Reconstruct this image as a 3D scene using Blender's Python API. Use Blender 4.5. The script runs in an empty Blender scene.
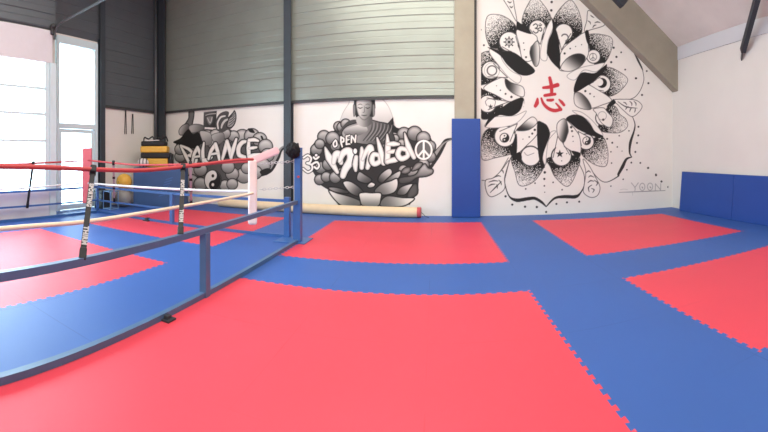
import bpy, bmesh, math, random
import numpy as np
from mathutils import Vector, Matrix

# ------------------------------------------------------------------ camera, world, lights, exposure
SC = bpy.context.scene
C = SC.collection
R_PX, Y0, X0, H = 388.4, 154.35, 434.3, 1.366      # the photo is a hand-held phone panorama: a level central-cylindrical camera
cam_d = bpy.data.cameras.new('camera')
cam = bpy.data.objects.new('camera', cam_d); C.objects.link(cam)
cam_d.type = 'PANO'
cam_d.panorama_type = 'CENTRAL_CYLINDRICAL'
cam_d.central_cylindrical_range_u_min = -384 / R_PX
cam_d.central_cylindrical_range_u_max = 384 / R_PX
cam_d.central_cylindrical_range_v_min = (Y0 - 432) / R_PX
cam_d.central_cylindrical_range_v_max = Y0 / R_PX
cam_d.central_cylindrical_radius = 1.0
cam_d.clip_start = 0.02
cam.location = (0, 0, H)
cam.rotation_euler = (math.pi / 2, 0, (X0 - 384) / R_PX)
SC.camera = cam

w = bpy.data.worlds.new('sky'); SC.world = w; w.use_nodes = True
bg = w.node_tree.nodes['Background']
bg.inputs['Color'].default_value = (0.66, 0.87, 1.0, 1); bg.inputs['Strength'].default_value = 14.0

def area(name, loc, rot, sx, sy, power, col):
    l = bpy.data.lights.new(name, 'AREA'); l.shape = 'RECTANGLE'; l.size = sx; l.size_y = sy; l.energy = power; l.color = col
    o = bpy.data.objects.new(name, l); C.objects.link(o); o.location = loc; o.rotation_euler = rot
    return o
area('hall_lamp_bank', (-1.2, 4.2, 6.3), (0, 0, 0), 5.0, 5.0, 600, (1.0, 0.95, 0.85))
area('front_fill_light', (-0.8, -3.6, 4.6), (math.radians(74), 0, 0), 8.0, 2.5, 520, (1.0, 0.95, 0.86))  # unseen fill added behind the camera, tilted to brighten walls more than floor
area('daylight_at_glazed_door', (-6.95, 2.6, 2.0), (0, math.radians(-90), 0), 2.7, 3.6, 230, (0.68, 0.88, 1.0))

SC.view_settings.view_transform = 'Standard'
SC.view_settings.look = 'None'
SC.view_settings.gamma = 1.0
SC.view_settings.use_curve_mapping = False
SC.view_settings.exposure = -0.36

# ------------------------------------------------------------------ helpers
PI = math.pi
rnd = random.Random(7)
WA, WB = 8.62, -0.065                               # back wall: Y = WA + WB * X
PHI = math.atan(WB)
def lin(c):
    return tuple((v / 12.92 if v <= 0.04045 else ((v + 0.055) / 1.055) ** 2.4) for v in c)
def rgb(r, g, b): return lin((r / 255, g / 255, b / 255)) + (1.0,)

def mat(name, col, rough=0.6, metal=0.0, noise=0.0, scale=8.0, bump=0.0, bscale=60.0, spec=0.5):
    m = bpy.data.materials.new(name); m.use_nodes = True
    nt = m.node_tree; b = nt.nodes['Principled BSDF']
    b.inputs['Base Color'].default_value = col; b.inputs['Roughness'].default_value = rough
    b.inputs['Metallic'].default_value = metal; b.inputs['Specular IOR Level'].default_value = spec
    tc = nt.nodes.new('ShaderNodeTexCoord')
    if noise:
        n = nt.nodes.new('ShaderNodeTexNoise'); n.inputs['Scale'].default_value = scale; n.inputs['Detail'].default_value = 4
        nt.links.new(tc.outputs['Object'], n.inputs['Vector'])
        r = nt.nodes.new('ShaderNodeMapRange'); r.inputs['From Min'].default_value = 0.3; r.inputs['From Max'].default_value = 0.7
        r.inputs['To Min'].default_value = 1 - noise; r.inputs['To Max'].default_value = 1 + noise * 0.4
        nt.links.new(n.outputs['Fac'], r.inputs['Value'])
        mx = nt.nodes.new('ShaderNodeMix'); mx.data_type = 'RGBA'; mx.blend_type = 'MULTIPLY'; mx.inputs[0].default_value = 1
        mx.inputs[6].default_value = col
        nt.links.new(r.outputs['Result'], mx.inputs[7]); nt.links.new(mx.outputs[2], b.inputs['Base Color'])
    if bump:
        n2 = nt.nodes.new('ShaderNodeTexNoise'); n2.inputs['Scale'].default_value = bscale; n2.inputs['Detail'].default_value = 3
        nt.links.new(tc.outputs['Object'], n2.inputs['Vector'])
        bp = nt.nodes.new('ShaderNodeBump'); bp.inputs['Strength'].default_value = bump; bp.inputs['Distance'].default_value = 0.01
        nt.links.new(n2.outputs['Fac'], bp.inputs['Height']); nt.links.new(bp.outputs['Normal'], b.inputs['Normal'])
    return m

def mat_block(name, col):                            # painted block wall: faint courses
    m = mat(name, col, 0.75, noise=0.03, scale=1.5)
    nt = m.node_tree; b = nt.nodes['Principled BSDF']; tc = nt.nodes['Texture Coordinate']
    mp = nt.nodes.new('ShaderNodeMapping'); mp.inputs['Rotation'].default_value = (PI / 2, 0, 0)
    br = nt.nodes.new('ShaderNodeTexBrick'); br.inputs['Scale'].default_value = 1.0
    br.inputs['Brick Width'].default_value = 0.5; br.inputs['Row Height'].default_value = 0.2; br.inputs['Mortar Size'].default_value = 0.006
    br.inputs['Mortar Smooth'].default_value = 0.5
    nt.links.new(tc.outputs['Object'], mp.inputs['Vector']); nt.links.new(mp.outputs['Vector'], br.inputs['Vector'])
    bp = nt.nodes.new('ShaderNodeBump'); bp.inputs['Strength'].default_value = 0.25; bp.inputs['Distance'].default_value = 0.004; bp.invert = True
    nt.links.new(br.outputs['Fac'], bp.inputs['Height']); nt.links.new(bp.outputs['Normal'], b.inputs['Normal'])
    return m

def mat_mat(name, col):                              # foam tile: 1 m seams and a fine woven surface
    m = bpy.data.materials.new(name); m.use_nodes = True
    nt = m.node_tree; N = nt.nodes; L = nt.links; b = N['Principled BSDF']
    b.inputs['Roughness'].default_value = 0.5; b.inputs['Specular IOR Level'].default_value = 0.4
    tc = N.new('ShaderNodeTexCoord')
    mp = N.new('ShaderNodeMapping'); mp.inputs['Location'].default_value = (0.05, 0.2, 0)
    L.new(tc.outputs['Object'], mp.inputs['Vector'])
    sp = N.new('ShaderNodeSeparateXYZ'); L.new(mp.outputs['Vector'], sp.inputs['Vector'])
    def M(op, a, bb=None):
        n = N.new('ShaderNodeMath'); n.operation = op
        for i, v in enumerate((a, bb)):
            if v is None: continue
            if isinstance(v, (int, float)): n.inputs[i].default_value = v
            else: L.new(v, n.inputs[i])
        return n.outputs[0]
    def seam(c):
        f = M('FRACT', c); d = M('MINIMUM', f, M('SUBTRACT', 1.0, f))
        return M('LESS_THAN', d, 0.0035)
    s = M('MAXIMUM', seam(sp.outputs['X']), seam(sp.outputs['Y']))
    nz = N.new('ShaderNodeTexNoise'); nz.inputs['Scale'].default_value = 0.9; nz.inputs['Detail'].default_value = 3
    L.new(mp.outputs['Vector'], nz.inputs['Vector'])
    vis = N.new('ShaderNodeMapRange'); vis.inputs['From Min'].default_value = 0.45; vis.inputs['From Max'].default_value = 0.62
    L.new(nz.outputs['Fac'], vis.inputs['Value'])
    s2 = M('MULTIPLY', s, M('MULTIPLY', vis.outputs['Result'], 0.3))
    wear = N.new('ShaderNodeMapRange'); wear.inputs['From Min'].default_value = 0.3; wear.inputs['From Max'].default_value = 0.7
    wear.inputs['To Min'].default_value = 0.95; wear.inputs['To Max'].default_value = 1.03
    L.new(nz.outputs['Fac'], wear.inputs['Value'])
    fac = M('MULTIPLY', wear.outputs['Result'], M('SUBTRACT', 1.0, s2))
    mx = N.new('ShaderNodeMix'); mx.data_type = 'RGBA'; mx.blend_type = 'MULTIPLY'; mx.inputs[0].default_value = 1; mx.inputs[6].default_value = col
    L.new(fac, mx.inputs[7]); L.new(mx.outputs[2], b.inputs['Base Color'])
    w1 = M('SINE', M('MULTIPLY', M('ADD', sp.outputs['X'], sp.outputs['Y']), 420.0))
    w2 = M('SINE', M('MULTIPLY', M('SUBTRACT', sp.outputs['X'], sp.outputs['Y']), 420.0))
    bp = N.new('ShaderNodeBump'); bp.inputs['Strength'].default_value = 0.12; bp.inputs['Distance'].default_value = 0.002
    L.new(M('MULTIPLY', w1, w2), bp.inputs['Height']); L.new(bp.outputs['Normal'], b.inputs['Normal'])
    return m

def mat_paint(name):
    m = bpy.data.materials.new(name); m.use_nodes = True
    nt = m.node_tree; b = nt.nodes['Principled BSDF']; b.inputs['Roughness'].default_value = 0.75; b.inputs['Specular IOR Level'].default_value = 0.3
    a = nt.nodes.new('ShaderNodeAttribute'); a.attribute_name = 'paint'
    nt.links.new(a.outputs['Color'], b.inputs['Base Color'])
    return m

def mat_glass(name):
    m = bpy.data.materials.new(name); m.use_nodes = True
    nt = m.node_tree; nt.nodes.remove(nt.nodes['Principled BSDF'])
    t = nt.nodes.new('ShaderNodeBsdfTransparent'); t.inputs['Color'].default_value = (0.93, 0.97, 0.98, 1)
    g = nt.nodes.new('ShaderNodeBsdfGlossy'); g.inputs['Roughness'].default_value = 0.03
    f = nt.nodes.new('ShaderNodeFresnel'); f.inputs['IOR'].default_value = 1.45
    mx = nt.nodes.new('ShaderNodeMixShader')
    nt.links.new(f.outputs[0], mx.inputs[0]); nt.links.new(t.outputs[0], mx.inputs[1]); nt.links.new(g.outputs[0], mx.inputs[2])
    nt.links.new(mx.outputs[0], nt.nodes['Material Output'].inputs['Surface'])
    return m

WALLW = (0.90, 0.885, 0.855)
M_ = dict(
    white=mat_block('white_block_paint', lin(WALLW) + (1,)),
    plaster=mat('white_plaster', rgb(214, 209, 202), 0.8, noise=0.03, scale=1.2),
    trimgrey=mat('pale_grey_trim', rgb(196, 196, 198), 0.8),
    ceil=mat('concrete_ceiling', rgb(220, 213, 202), 0.9, noise=0.10, scale=1.3),
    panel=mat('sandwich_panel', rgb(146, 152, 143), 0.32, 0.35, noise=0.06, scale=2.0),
    panel_l=mat('sandwich_panel_backlit', rgb(92, 98, 103), 0.45, 0.3, noise=0.06, scale=2.0),  # left-wall panels: their backlit shade is put into a darker colour
    hall=mat('hall_lining', rgb(190, 188, 182), 0.8),
    conc=mat('concrete_grey', rgb(172, 164, 144), 0.85, noise=0.08, scale=3.0, bump=0.1),
    beam=mat('beam_concrete', rgb(150, 143, 127), 0.85, noise=0.10, scale=2.2, bump=0.1),
    steel_dark=mat('dark_steel', rgb(48, 54, 60), 0.5, noise=0.08),
    steel_grey=mat('column_paint', rgb(54, 62, 69), 0.5, noise=0.06),
    flash=mat('flashing', rgb(62, 62, 62), 0.5),
    pipe=mat('pipe_grey', rgb(88, 92, 94), 0.4, 0.3),
    alu=mat('door_aluminium', rgb(216, 234, 238), 0.4, 0.1, noise=0.02),
    doorpanel=mat('door_panel', rgb(222, 218, 222), 0.5, noise=0.02),
    glass=mat_glass('window_glass'),
    red=mat_mat('red_foam', rgb(216, 66, 83)),
    blue=mat_mat('blue_foam', rgb(52, 91, 162)),
    slab=mat('floor_slab', rgb(120, 118, 115), 0.9),
    blockvinyl=mat('shaded_blue_vinyl', rgb(52, 86, 132), 0.6, noise=0.08, scale=3.0),  # foam block stands in shadow; that shade is put into the dull blue
    vinyl=mat('blue_vinyl', rgb(26, 68, 146), 0.5, noise=0.05, scale=3.0, bump=0.05, bscale=250),
    ring=mat('ring_blue_paint', rgb(60, 102, 162), 0.4, noise=0.08, scale=6),
    rail=mat('rail_blue_paint', rgb(74, 106, 140), 0.4, noise=0.08, scale=6),
    rope_r=mat('red_rope', rgb(186, 64, 66), 0.6, bump=0.2, bscale=120),
    rope_w=mat('white_rope', rgb(226, 226, 226), 0.6, bump=0.2, bscale=120),
    rope_c=mat('cream_rope', rgb(238, 214, 186), 0.6, bump=0.2, bscale=120),
    black=mat('black_webbing', rgb(20, 20, 25), 0.7, bump=0.2, bscale=200),
    fuzzy=mat('black_fleece', rgb(22, 22, 25), 0.95, noise=0.3, scale=30, bump=0.9, bscale=70),
    letter=mat('strap_print', rgb(178, 172, 172), 0.6),
    pad_w=mat('pale_pink_vinyl', rgb(246, 226, 218), 0.45, noise=0.04, scale=5),
    pad_f=mat('pink_vinyl', rgb(238, 200, 202), 0.45, noise=0.04, scale=5),
    pad_r=mat('red_vinyl', rgb(222, 112, 124), 0.45, noise=0.04, scale=5),
    chain=mat('chain_steel', rgb(205, 205, 205), 0.35, 0.8),
    tube=mat('rolled_canvas', rgb(226, 200, 164), 0.75, noise=0.06, scale=6),
    tubecap=mat('red_roll_end', rgb(190, 72, 78), 0.6),
    yellow=mat('yellow_vinyl', rgb(226, 176, 70), 0.5, noise=0.05),
    ballgrey=mat('grey_ball_vinyl', rgb(138, 136, 134), 0.45, noise=0.03),
    bagblack=mat('black_nylon', rgb(26, 26, 28), 0.6, bump=0.15, bscale=160),
    whitecloth=mat('white_leather', rgb(222, 216, 212), 0.6),
    standblue=mat('stand_paint', rgb(112, 150, 192), 0.4),
    paint=mat_paint('mural_paint'),
)

def link(name, me, m, parent=None, loc=(0, 0, 0), rotz=0.0):
    o = bpy.data.objects.new(name, me); C.objects.link(o); o.location = loc; o.rotation_euler = (0, 0, rotz)
    if m is not None: me.materials.append(m)
    if parent is not None: o.parent = parent
    return o
def obj(name, bm, m, parent=None, loc=(0, 0, 0), rotz=0.0, smooth=False):
    bmesh.ops.recalc_face_normals(bm, faces=bm.faces)
    me = bpy.data.meshes.new(name); bm.to_mesh(me); bm.free()
    if smooth:
        for p in me.polygons: p.use_smooth = True
    return link(name, me, m, parent, loc, rotz)
def tag(o, label=None, cat=None, group=None, kind=None):
    if label: o['label'] = label
    if cat: o['category'] = cat
    if group: o['group'] = group
    if kind: o['kind'] = kind
    return o
def thing(name, label, cat, loc=(0, 0, 0), rotz=0.0, group=None):
    o = bpy.data.objects.new(name, None); C.objects.link(o); o.location = loc; o.rotation_euler = (0, 0, rotz); o.empty_display_size = 0.1
    return tag(o, label, cat, group)
def struct(name, bm, m, loc=(0, 0, 0), rotz=0.0, parent=None):
    o = obj(name, bm, m, parent, loc, rotz)
    if parent is None: o['kind'] = 'structure'
    return o
def box(bm, x0, x1, y0, y1, z0, z1, bev=0.0):
    r = bmesh.ops.create_cube(bm, size=1.0)
    vs = r['verts']
    for v in vs:
        v.co = Vector(((x0 + x1) / 2 + v.co.x * (x1 - x0), (y0 + y1) / 2 + v.co.y * (y1 - y0), (z0 + z1) / 2 + v.co.z * (z1 - z0)))
    if bev:
        es = list({e for v in vs for e in v.link_edges})
        bmesh.ops.bevel(bm, geom=es, offset=bev, segments=2, affect='EDGES', profile=0.5)
    return bm
def nbox(*a, bev=0.0): return box(bmesh.new(), *a, bev=bev)
def tube(bm, pts, r, n=10, cap=True):
    pts = [Vector(p) for p in pts]; rings = []
    up0 = None
    for i, p in enumerate(pts):
        a = pts[max(i - 1, 0)]; b = pts[min(i + 1, len(pts) - 1)]
        t = (b - a).normalized()
        ref = Vector((0, 0, 1)) if abs(t.z) < 0.95 else Vector((0, 1, 0))
        if up0 is not None: ref = up0
        u = t.cross(ref).normalized(); v = u.cross(t).normalized(); up0 = v
        rr = r[i] if isinstance(r, (list, tuple)) else r
        rings.append([bm.verts.new(p + (u * math.cos(2 * PI * k / n) + v * math.sin(2 * PI * k / n)) * rr) for k in range(n)])
    for a, b in zip(rings, rings[1:]):
        for k in range(n): bm.faces.new((a[k], a[(k + 1) % n], b[(k + 1) % n], b[k]))
    if cap: bm.faces.new(rings[0][::-1]); bm.faces.new(rings[-1])
    return bm
def bar(bm, p, q, wd, ht, up=(0, 0, 1)):             # rectangular bar from p to q
    p, q = Vector(p), Vector(q); t = (q - p).normalized(); up = Vector(up)
    u = t.cross(up).normalized() * wd / 2; v = u.cross(t).normalized() * ht / 2
    vs = [bm.verts.new(c + a * u + b * v) for c in (p, q) for a, b in ((-1, -1), (1, -1), (1, 1), (-1, 1))]
    for f in ((0, 1, 2, 3), (7, 6, 5, 4), (0, 4, 5, 1), (1, 5, 6, 2), (2, 6, 7, 3), (3, 7, 4, 0)): bm.faces.new([vs[i] for i in f])
    return bm
def sphere(bm, c, r, sc=(1, 1, 1), seg=24):
    ret = bmesh.ops.create_uvsphere(bm, u_segments=seg, v_segments=seg // 2, radius=r)
    for v in ret['verts']: v.co = Vector((v.co.x * sc[0], v.co.y * sc[1], v.co.z * sc[2])) + Vector(c)
    return ret['verts']
def prism(bm, poly, axis_fn):                        # closed outline swept between axis_fn(p,0) and axis_fn(p,1)
    a = [bm.verts.new(axis_fn(p, 0)) for p in poly]; b = [bm.verts.new(axis_fn(p, 1)) for p in poly]
    n = len(poly)
    for k in range(n): bm.faces.new((a[k], a[(k + 1) % n], b[(k + 1) % n], b[k]))
    bm.faces.new(a[::-1]); bm.faces.new(b)
    return bm
def wallY(x): return WA + WB * x
WO = (0, WA, 0)                                      # origin of wall-aligned objects, rotated by PHI: local x along wall, -y into the room

# ------------------------------------------------------------------ the setting
XL, XR, YF, ZC = -7.75, 5.8, -4.2, 6.5
struct('floor', nbox(XL - 0.3, XR + 0.3, YF - 0.2, 9.6, -0.2, -0.03), M_['slab'])
# back wall (white block), wall-aligned
SL, SR = XL / math.cos(PHI) - 0.2, XR / math.cos(PHI) + 0.02
struct('wall_back', nbox(SL, SR, 0.0, 0.25, -0.03, ZC), M_['white'], WO, PHI)
def panel_profile(z0, z1):                           # cross-section (depth, z) of grooved sandwich panels
    P = []; z = z0; k = 0
    while z < z1 - 0.03:
        st = 0.30
        ze = min(z + st, z1)
        m1 = z + st * 0.5
        P += [(0.040, z + 0.012), (0.040, m1 - 0.012), (0.0375, m1), (0.040, m1 + 0.012), (0.040, ze - 0.012), (0.032, ze)]
        z = ze; k += 1
    return P
PP = panel_profile(2.66, ZC)
def panel_wall(name, s0, s1, loc, rotz, m='panel'):
    bm = bmesh.new()
    poly = [(0.0, 2.66)] + [(-d, z) for d, z in PP] + [(0.0, PP[-1][1])]
    prism(bm, poly, lambda p, e: Vector(((s0, s1)[e], p[0], p[1])))
    return struct(name, bm, M_[m], loc, rotz)
S_PIL0, S_PIL1 = 0.45, 0.88
panel_wall('wall_back_panels', SL + 0.2, S_PIL0 - 0.005, WO, PHI)
struct('trim_1', nbox(SL + 0.2, S_PIL0 - 0.005, -0.055, 0.0, 2.60, 2.66), M_['flash'], WO, PHI)
# left wall: jogs forward at the sectional door
YJ = 4.85
bm = bmesh.new(); box(bm, XL - 0.25, XL, 6.62, 9.3, -0.03, ZC); box(bm, XL - 0.25, XL, YJ + 0.1, 6.62, 4.25, ZC)
box(bm, XL - 0.25, XL, YJ - 0.1, 5.24, -0.03, ZC)
struct('wall_left', bm, M_['white'])
bm = bmesh.new(); box(bm, XL - 0.05, -7.2, YJ - 0.18, YJ, -0.03, ZC); box(bm, -7.45, -7.2, YF, YJ - 0.18, 4.02, ZC); box(bm, -7.45, -7.2, YF, 0.9, -0.03, 4.02)
struct('wall_left_jog', bm, M_['hall'])
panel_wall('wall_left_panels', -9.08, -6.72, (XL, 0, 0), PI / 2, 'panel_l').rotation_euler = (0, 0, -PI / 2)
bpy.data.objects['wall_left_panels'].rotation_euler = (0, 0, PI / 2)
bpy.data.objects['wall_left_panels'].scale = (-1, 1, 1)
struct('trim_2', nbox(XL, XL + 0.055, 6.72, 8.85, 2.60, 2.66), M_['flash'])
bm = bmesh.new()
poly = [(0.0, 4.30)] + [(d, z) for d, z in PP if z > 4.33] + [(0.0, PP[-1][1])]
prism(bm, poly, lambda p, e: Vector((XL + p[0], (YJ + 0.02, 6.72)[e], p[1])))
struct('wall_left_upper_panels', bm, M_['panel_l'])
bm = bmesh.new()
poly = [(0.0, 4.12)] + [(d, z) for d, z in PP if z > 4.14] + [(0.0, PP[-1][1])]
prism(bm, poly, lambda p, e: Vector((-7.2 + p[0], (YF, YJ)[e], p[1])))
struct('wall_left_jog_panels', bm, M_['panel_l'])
# right wall with ledge, front wall
struct('wall_right', nbox(XR, XR + 0.25, YF, 8.6, -0.03, 4.6), M_['plaster'])
struct('wall_right_cladding', nbox(XR - 0.03, XR, YF, wallY(XR) - 0.26, -0.03, 2.97), M_['plaster'])
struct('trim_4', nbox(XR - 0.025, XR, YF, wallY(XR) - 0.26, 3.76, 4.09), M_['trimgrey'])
struct('wall_front', nbox(XL, XR, YF - 0.2, YF, -0.03, ZC), M_['hall'])
# ceiling: flat over the hall, sloping down to the right wall
SLP, ZR = 0.775, 4.08
XK = XR - (ZC - ZR) / SLP
bm = bmesh.new()
prism(bm, [(XL - 0.3, ZC), (XK, ZC), (XR + 0.25, ZR - 0.25 * SLP), (XR + 0.25, ZR + 0.2), (XK, ZC + 0.25), (XL - 0.3, ZC + 0.25)],
      lambda p, e: Vector((p[0], (YF - 0.2, 9.5)[e], p[1])))
struct('ceiling', bm, M_['ceil'])
# sloping concrete beam along the back wall
bm = bmesh.new()
xa, xb = XK + 0.4, XR
zb = lambda x: 2.97 + 0.79 * (XR - x)
zt = lambda x: ZR + SLP * (XR - x) + 0.02
xa = XR - (ZC - 2.97) / 0.79
prism(bm, [(xa, ZC), (xb, zb(xb)), (xb, zt(xb)), (XK, ZC)],
      lambda p, e: Vector((p[0], wallY(p[0]) - (0.245, -0.05)[e], p[1])))
struct('beam', bm, M_['beam'])
# concrete pillar, dark trim, steel columns
struct('pillar', nbox(S_PIL0, S_PIL1, -0.14, 0.0, -0.02, ZC), M_['conc'], WO, PHI)
struct('trim_3', nbox(S_PIL1, S_PIL1 + 0.055, -0.05, 0.0, -0.02, ZC), M_['flash'], WO, PHI)
def hsec(w_, d_, z0, z1, tf=0.02):
    bm = bmesh.new()
    box(bm, -w_ / 2, w_ / 2, -d_, -d_ + tf, z0, z1); box(bm, -w_ / 2, w_ / 2, -tf, 0, z0, z1); box(bm, -tf / 2, tf / 2, -d_ + tf, -tf, z0, z1)
    return bm
def on_wall(s, dep=0.0):
    return (s * math.cos(PHI) + math.sin(PHI) * dep, WA + s * math.sin(PHI) - math.cos(PHI) * dep, 0)
struct('column', hsec(0.19, 0.17, 0.0, ZC), M_['steel_grey'], on_wall(-3.45, 0.0), PHI)
bm = bmesh.new(); box(bm, XL, XL + 0.36, 8.84, 8.90, 0, ZC); box(bm, XL + 0.12, XL + 0.24, 8.90, 9.08, 0, ZC)
struct('column_corner', bm, M_['steel_dark'])
bm = bmesh.new(); tube(bm, [(XL + 0.09, 8.78, 0.0), (XL + 0.09, 8.78, ZC - 0.05)], 0.05, 14)
tag(obj('drain_pipe', bm, M_['pipe'], smooth=True), 'grey vertical pipe in front of the black corner column', 'pipe')
struct('column_left', hsec(0.17, 0.12, 0.0, ZC), M_['steel_grey'], (XL, 6.66, 0), PI / 2)
# floor mats -------------------------------------------------------
def toothed(a, b, inner):                            # dovetail teeth from a to b; inner = unit vector towards the patch
    a, b = Vector(a), Vector(b); L_ = (b - a).length; t = (b - a) / L_
    nt_ = max(3, int(round(L_ / 0.105))); st = L_ / nt_; out = []
    dep = 0.026
    for k in range(nt_):
        p = a + t * st * k
        out += [p + t * st * 0.02 - Vector(inner) * dep * 0, p + t * st * 0.27, p + t * st * 0.20 + Vector(inner) * dep, p + t * st * 0.80 + Vector(inner) * dep, p + t * st * 0.73]
    return out
def patch(x0, x1, y0, y1, y1r=None):
    y1r = y1 if y1r is None else y1r
    c = [(x0, y0), (x1, y0), (x1, y1r), (x0, y1)]
    ins = [(0, 1), (-1, 0), (0, -1), (1, 0)]
    out = []
    for k in range(4): out += toothed(c[k], c[(k + 1) % 4], ins[k])
    return out
PATCHES = [
    (patch(-2.10, 0.955, 0.8, 3.79), 'large red mat square in the foreground, nearest the camera'),
    (patch(-2.05, 0.95, 4.83, 7.79), 'red mat square in front of the long beige roll and blue pillar pad'),
    (patch(1.99, 4.95, 4.83, 7.79, 7.46), 'red mat square below the flower mural wall'),
    (patch(1.99, 5.1, 1.79, 3.80), 'red mat square at the right edge, opposite the leaning blue crash mats'),
    (patch(-6.1, -3.1, 0.8, 3.79), 'red mat square inside the ring, nearer one by the glazed door'),
    (patch(-6.1, -3.1, 4.84, 7.79), 'red mat square running under the far rail of the ring'),
]
xm0, xm1 = -7.19, XR - 0.035
OUT = [Vector(p) for p in ((xm0, YF), (xm1, YF), (xm1, wallY(xm1) - 0.005), (XL + 0.005, wallY(XL) - 0.005), (XL + 0.005, YJ), (xm0, YJ))]
from mathutils.geometry import delaunay_2d_cdt
def inside(p, poly):
    c = False; n = len(poly)
    for i in range(n):
        a, b = poly[i], poly[i - 1]
        if (a[1] > p[1]) != (b[1] > p[1]) and p[0] < (b[0] - a[0]) * (p[1] - a[1]) / (b[1] - a[1]) + a[0]: c = not c
    return c
VV, EE = [], []
for lp in [OUT] + [p for p, _ in PATCHES]:
    n0 = len(VV); VV += [Vector((p[0], p[1])) for p in lp]; EE += [(n0 + k, n0 + (k + 1) % len(lp)) for k in range(len(lp))]
vo, eo, fo, *_ = delaunay_2d_cdt(VV, EE, [], 0, 1e-6)
groups = {k: [] for k in range(-1, len(PATCHES))}
for f in fo:
    c = sum((vo[i] for i in f), Vector((0, 0))) / len(f)
    if not inside(c, OUT): continue
    k = next((i for i, (pp, _) in enumerate(PATCHES) if inside(c, pp)), -1)
    groups[k].append(f)
def slab_mesh(fs):
    bm = bmesh.new(); vm = {}
    for f in fs:
        for i in f:
            if i not in vm: vm[i] = bm.verts.new((vo[i].x, vo[i].y, -0.03))
        bm.faces.new([vm[i] for i in f])
    bmesh.ops.recalc_face_normals(bm, faces=bm.faces)
    r = bmesh.ops.extrude_face_region(bm, geom=bm.faces[:])
    for v in r['geom']:
        if isinstance(v, bmesh.types.BMVert): v.co.z = 0.0
    return bm
tag(obj('floor_mat', slab_mesh(groups[-1]), M_['blue']), 'blue interlocking foam mat flooring running between all the red squares', 'floor mat')
for k, (pts, lab) in enumerate(PATCHES):
    tag(obj('puzzle_mat', slab_mesh(groups[k]), M_['red']), lab, 'floor mat', 'red interlocking mat squares')

# sectional glazed overhead door -----------------------------------
XD = -7.2
d1 = bpy.data.objects.new('door_1', None); C.objects.link(d1); d1.location = (XD, 4.75, 0); d1['kind'] = 'structure'
def dpart(name, bm, m, par=d1):
    o = obj(name, bm, m, par); o.matrix_parent_inverse = Matrix.Translation(-Vector(d1.location)); return o
YD0, YD1 = 0.9, 4.68
dpart('bottom_panel', nbox(XD - 0.02, XD + 0.06, YD0, YD1, 0.0, 0.56, bev=0.006), M_['doorpanel'])
dpart('top_panel', nbox(XD - 0.02, XD + 0.06, YD0, YD1 + 0.08, 3.38, 4.09, bev=0.006), M_['doorpanel'])
zs = [0.56, 1.12, 1.66, 2.24, 2.80, 3.38]
bm = bmesh.new()
for z in zs[1:-1]: box(bm, XD, XD + 0.05, YD0, YD1, z - 0.025, z + 0.025)
for y in (YD0 + 0.04, 2.75, YD1 - 0.05): box(bm, XD + 0.001, XD + 0.049, y - 0.05, y + 0.05, 0.56, 3.38)
dpart('section_frame', bm, M_['alu'])
for a, b in zip(zs, zs[1:]):
    for ya, yb in ((YD0 + 0.09, 2.70), (2.80, YD1 - 0.10)):
        dpart('pane', nbox(XD + 0.02, XD + 0.026, ya, yb, a + 0.0255, b - 0.0255), M_['glass'])
bm = bmesh.new(); box(bm, XD, XD + 0.09, YD1 + 0.005, YD1 + 0.16, 0.0, 3.375)
dpart('door_frame', bm, M_['alu'])
bm = bmesh.new()
yt = 4.79
pts = [(XD + 0.09, yt, 3.9), (XD + 0.11, yt, 4.05), (XD + 0.22, yt, 4.17), (XD + 0.4, yt, 4.21), (-5.2, yt, 4.27), (-3.2, yt, 4.3)]
tube(bm, pts, 0.028, 8)
dpart('track', bm, M_['pipe'])
bm = bmesh.new(); box(bm, XD + 0.03, XD + 0.12, YD1 + 0.02, YD1 + 0.14, 4.0, 4.22, bev=0.02); sphere(bm, (XD + 0.12, 4.74, 4.18), 0.06)
dpart('track_bracket', bm, M_['flash'])
# glass personnel door with a tall light above ------------------------
d2 = bpy.data.objects.new('door_2', None); C.objects.link(d2); d2.location = (XL, 5.9, 0); d2['kind'] = 'structure'
def d2part(name, bm, m):
    o = obj(name, bm, m, d2); o.matrix_parent_inverse = Matrix.Translation(-Vector(d2.location)); return o
ya, yb = 5.26, 6.54
bm = bmesh.new(); x0, x1 = XL - 0.08, XL + 0.06
box(bm, x0, x1, ya, ya + 0.08, 0, 4.24); box(bm, x0, x1, yb - 0.10, yb, 0, 4.24); box(bm, x0, x1, ya + 0.08, yb - 0.10, 4.06, 4.24)
box(bm, x0, x1, ya + 0.08, yb - 0.10, 2.0, 2.13)
d2part('door_frame', bm, M_['alu'])
bm = bmesh.new(); box(bm, XL - 0.04, XL + 0.03, ya + 0.085, ya + 0.15, 0.02, 1.99); box(bm, XL - 0.04, XL + 0.03, yb - 0.19, yb - 0.105, 0.02, 1.99)
box(bm, XL - 0.04, XL + 0.03, ya + 0.15, yb - 0.19, 0.02, 0.14); box(bm, XL - 0.04, XL + 0.03, ya + 0.15, yb - 0.19, 1.90, 1.99)
d2part('door_leaf', bm, M_['alu'])
d2part('pane', nbox(XL - 0.01, XL - 0.004, ya + 0.151, yb - 0.191, 0.141, 1.899), M_['glass'])
d2part('pane', nbox(XL - 0.01, XL - 0.004, ya + 0.081, yb - 0.101, 2.131, 4.059), M_['glass'])
bm = bmesh.new(); tube(bm, [(XL + 0.03, yb - 0.15, 1.05), (XL + 0.09, yb - 0.15, 1.05), (XL + 0.09, yb - 0.27, 1.05)], 0.011, 8)
d2part('door_handle', bm, M_['chain'])
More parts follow.
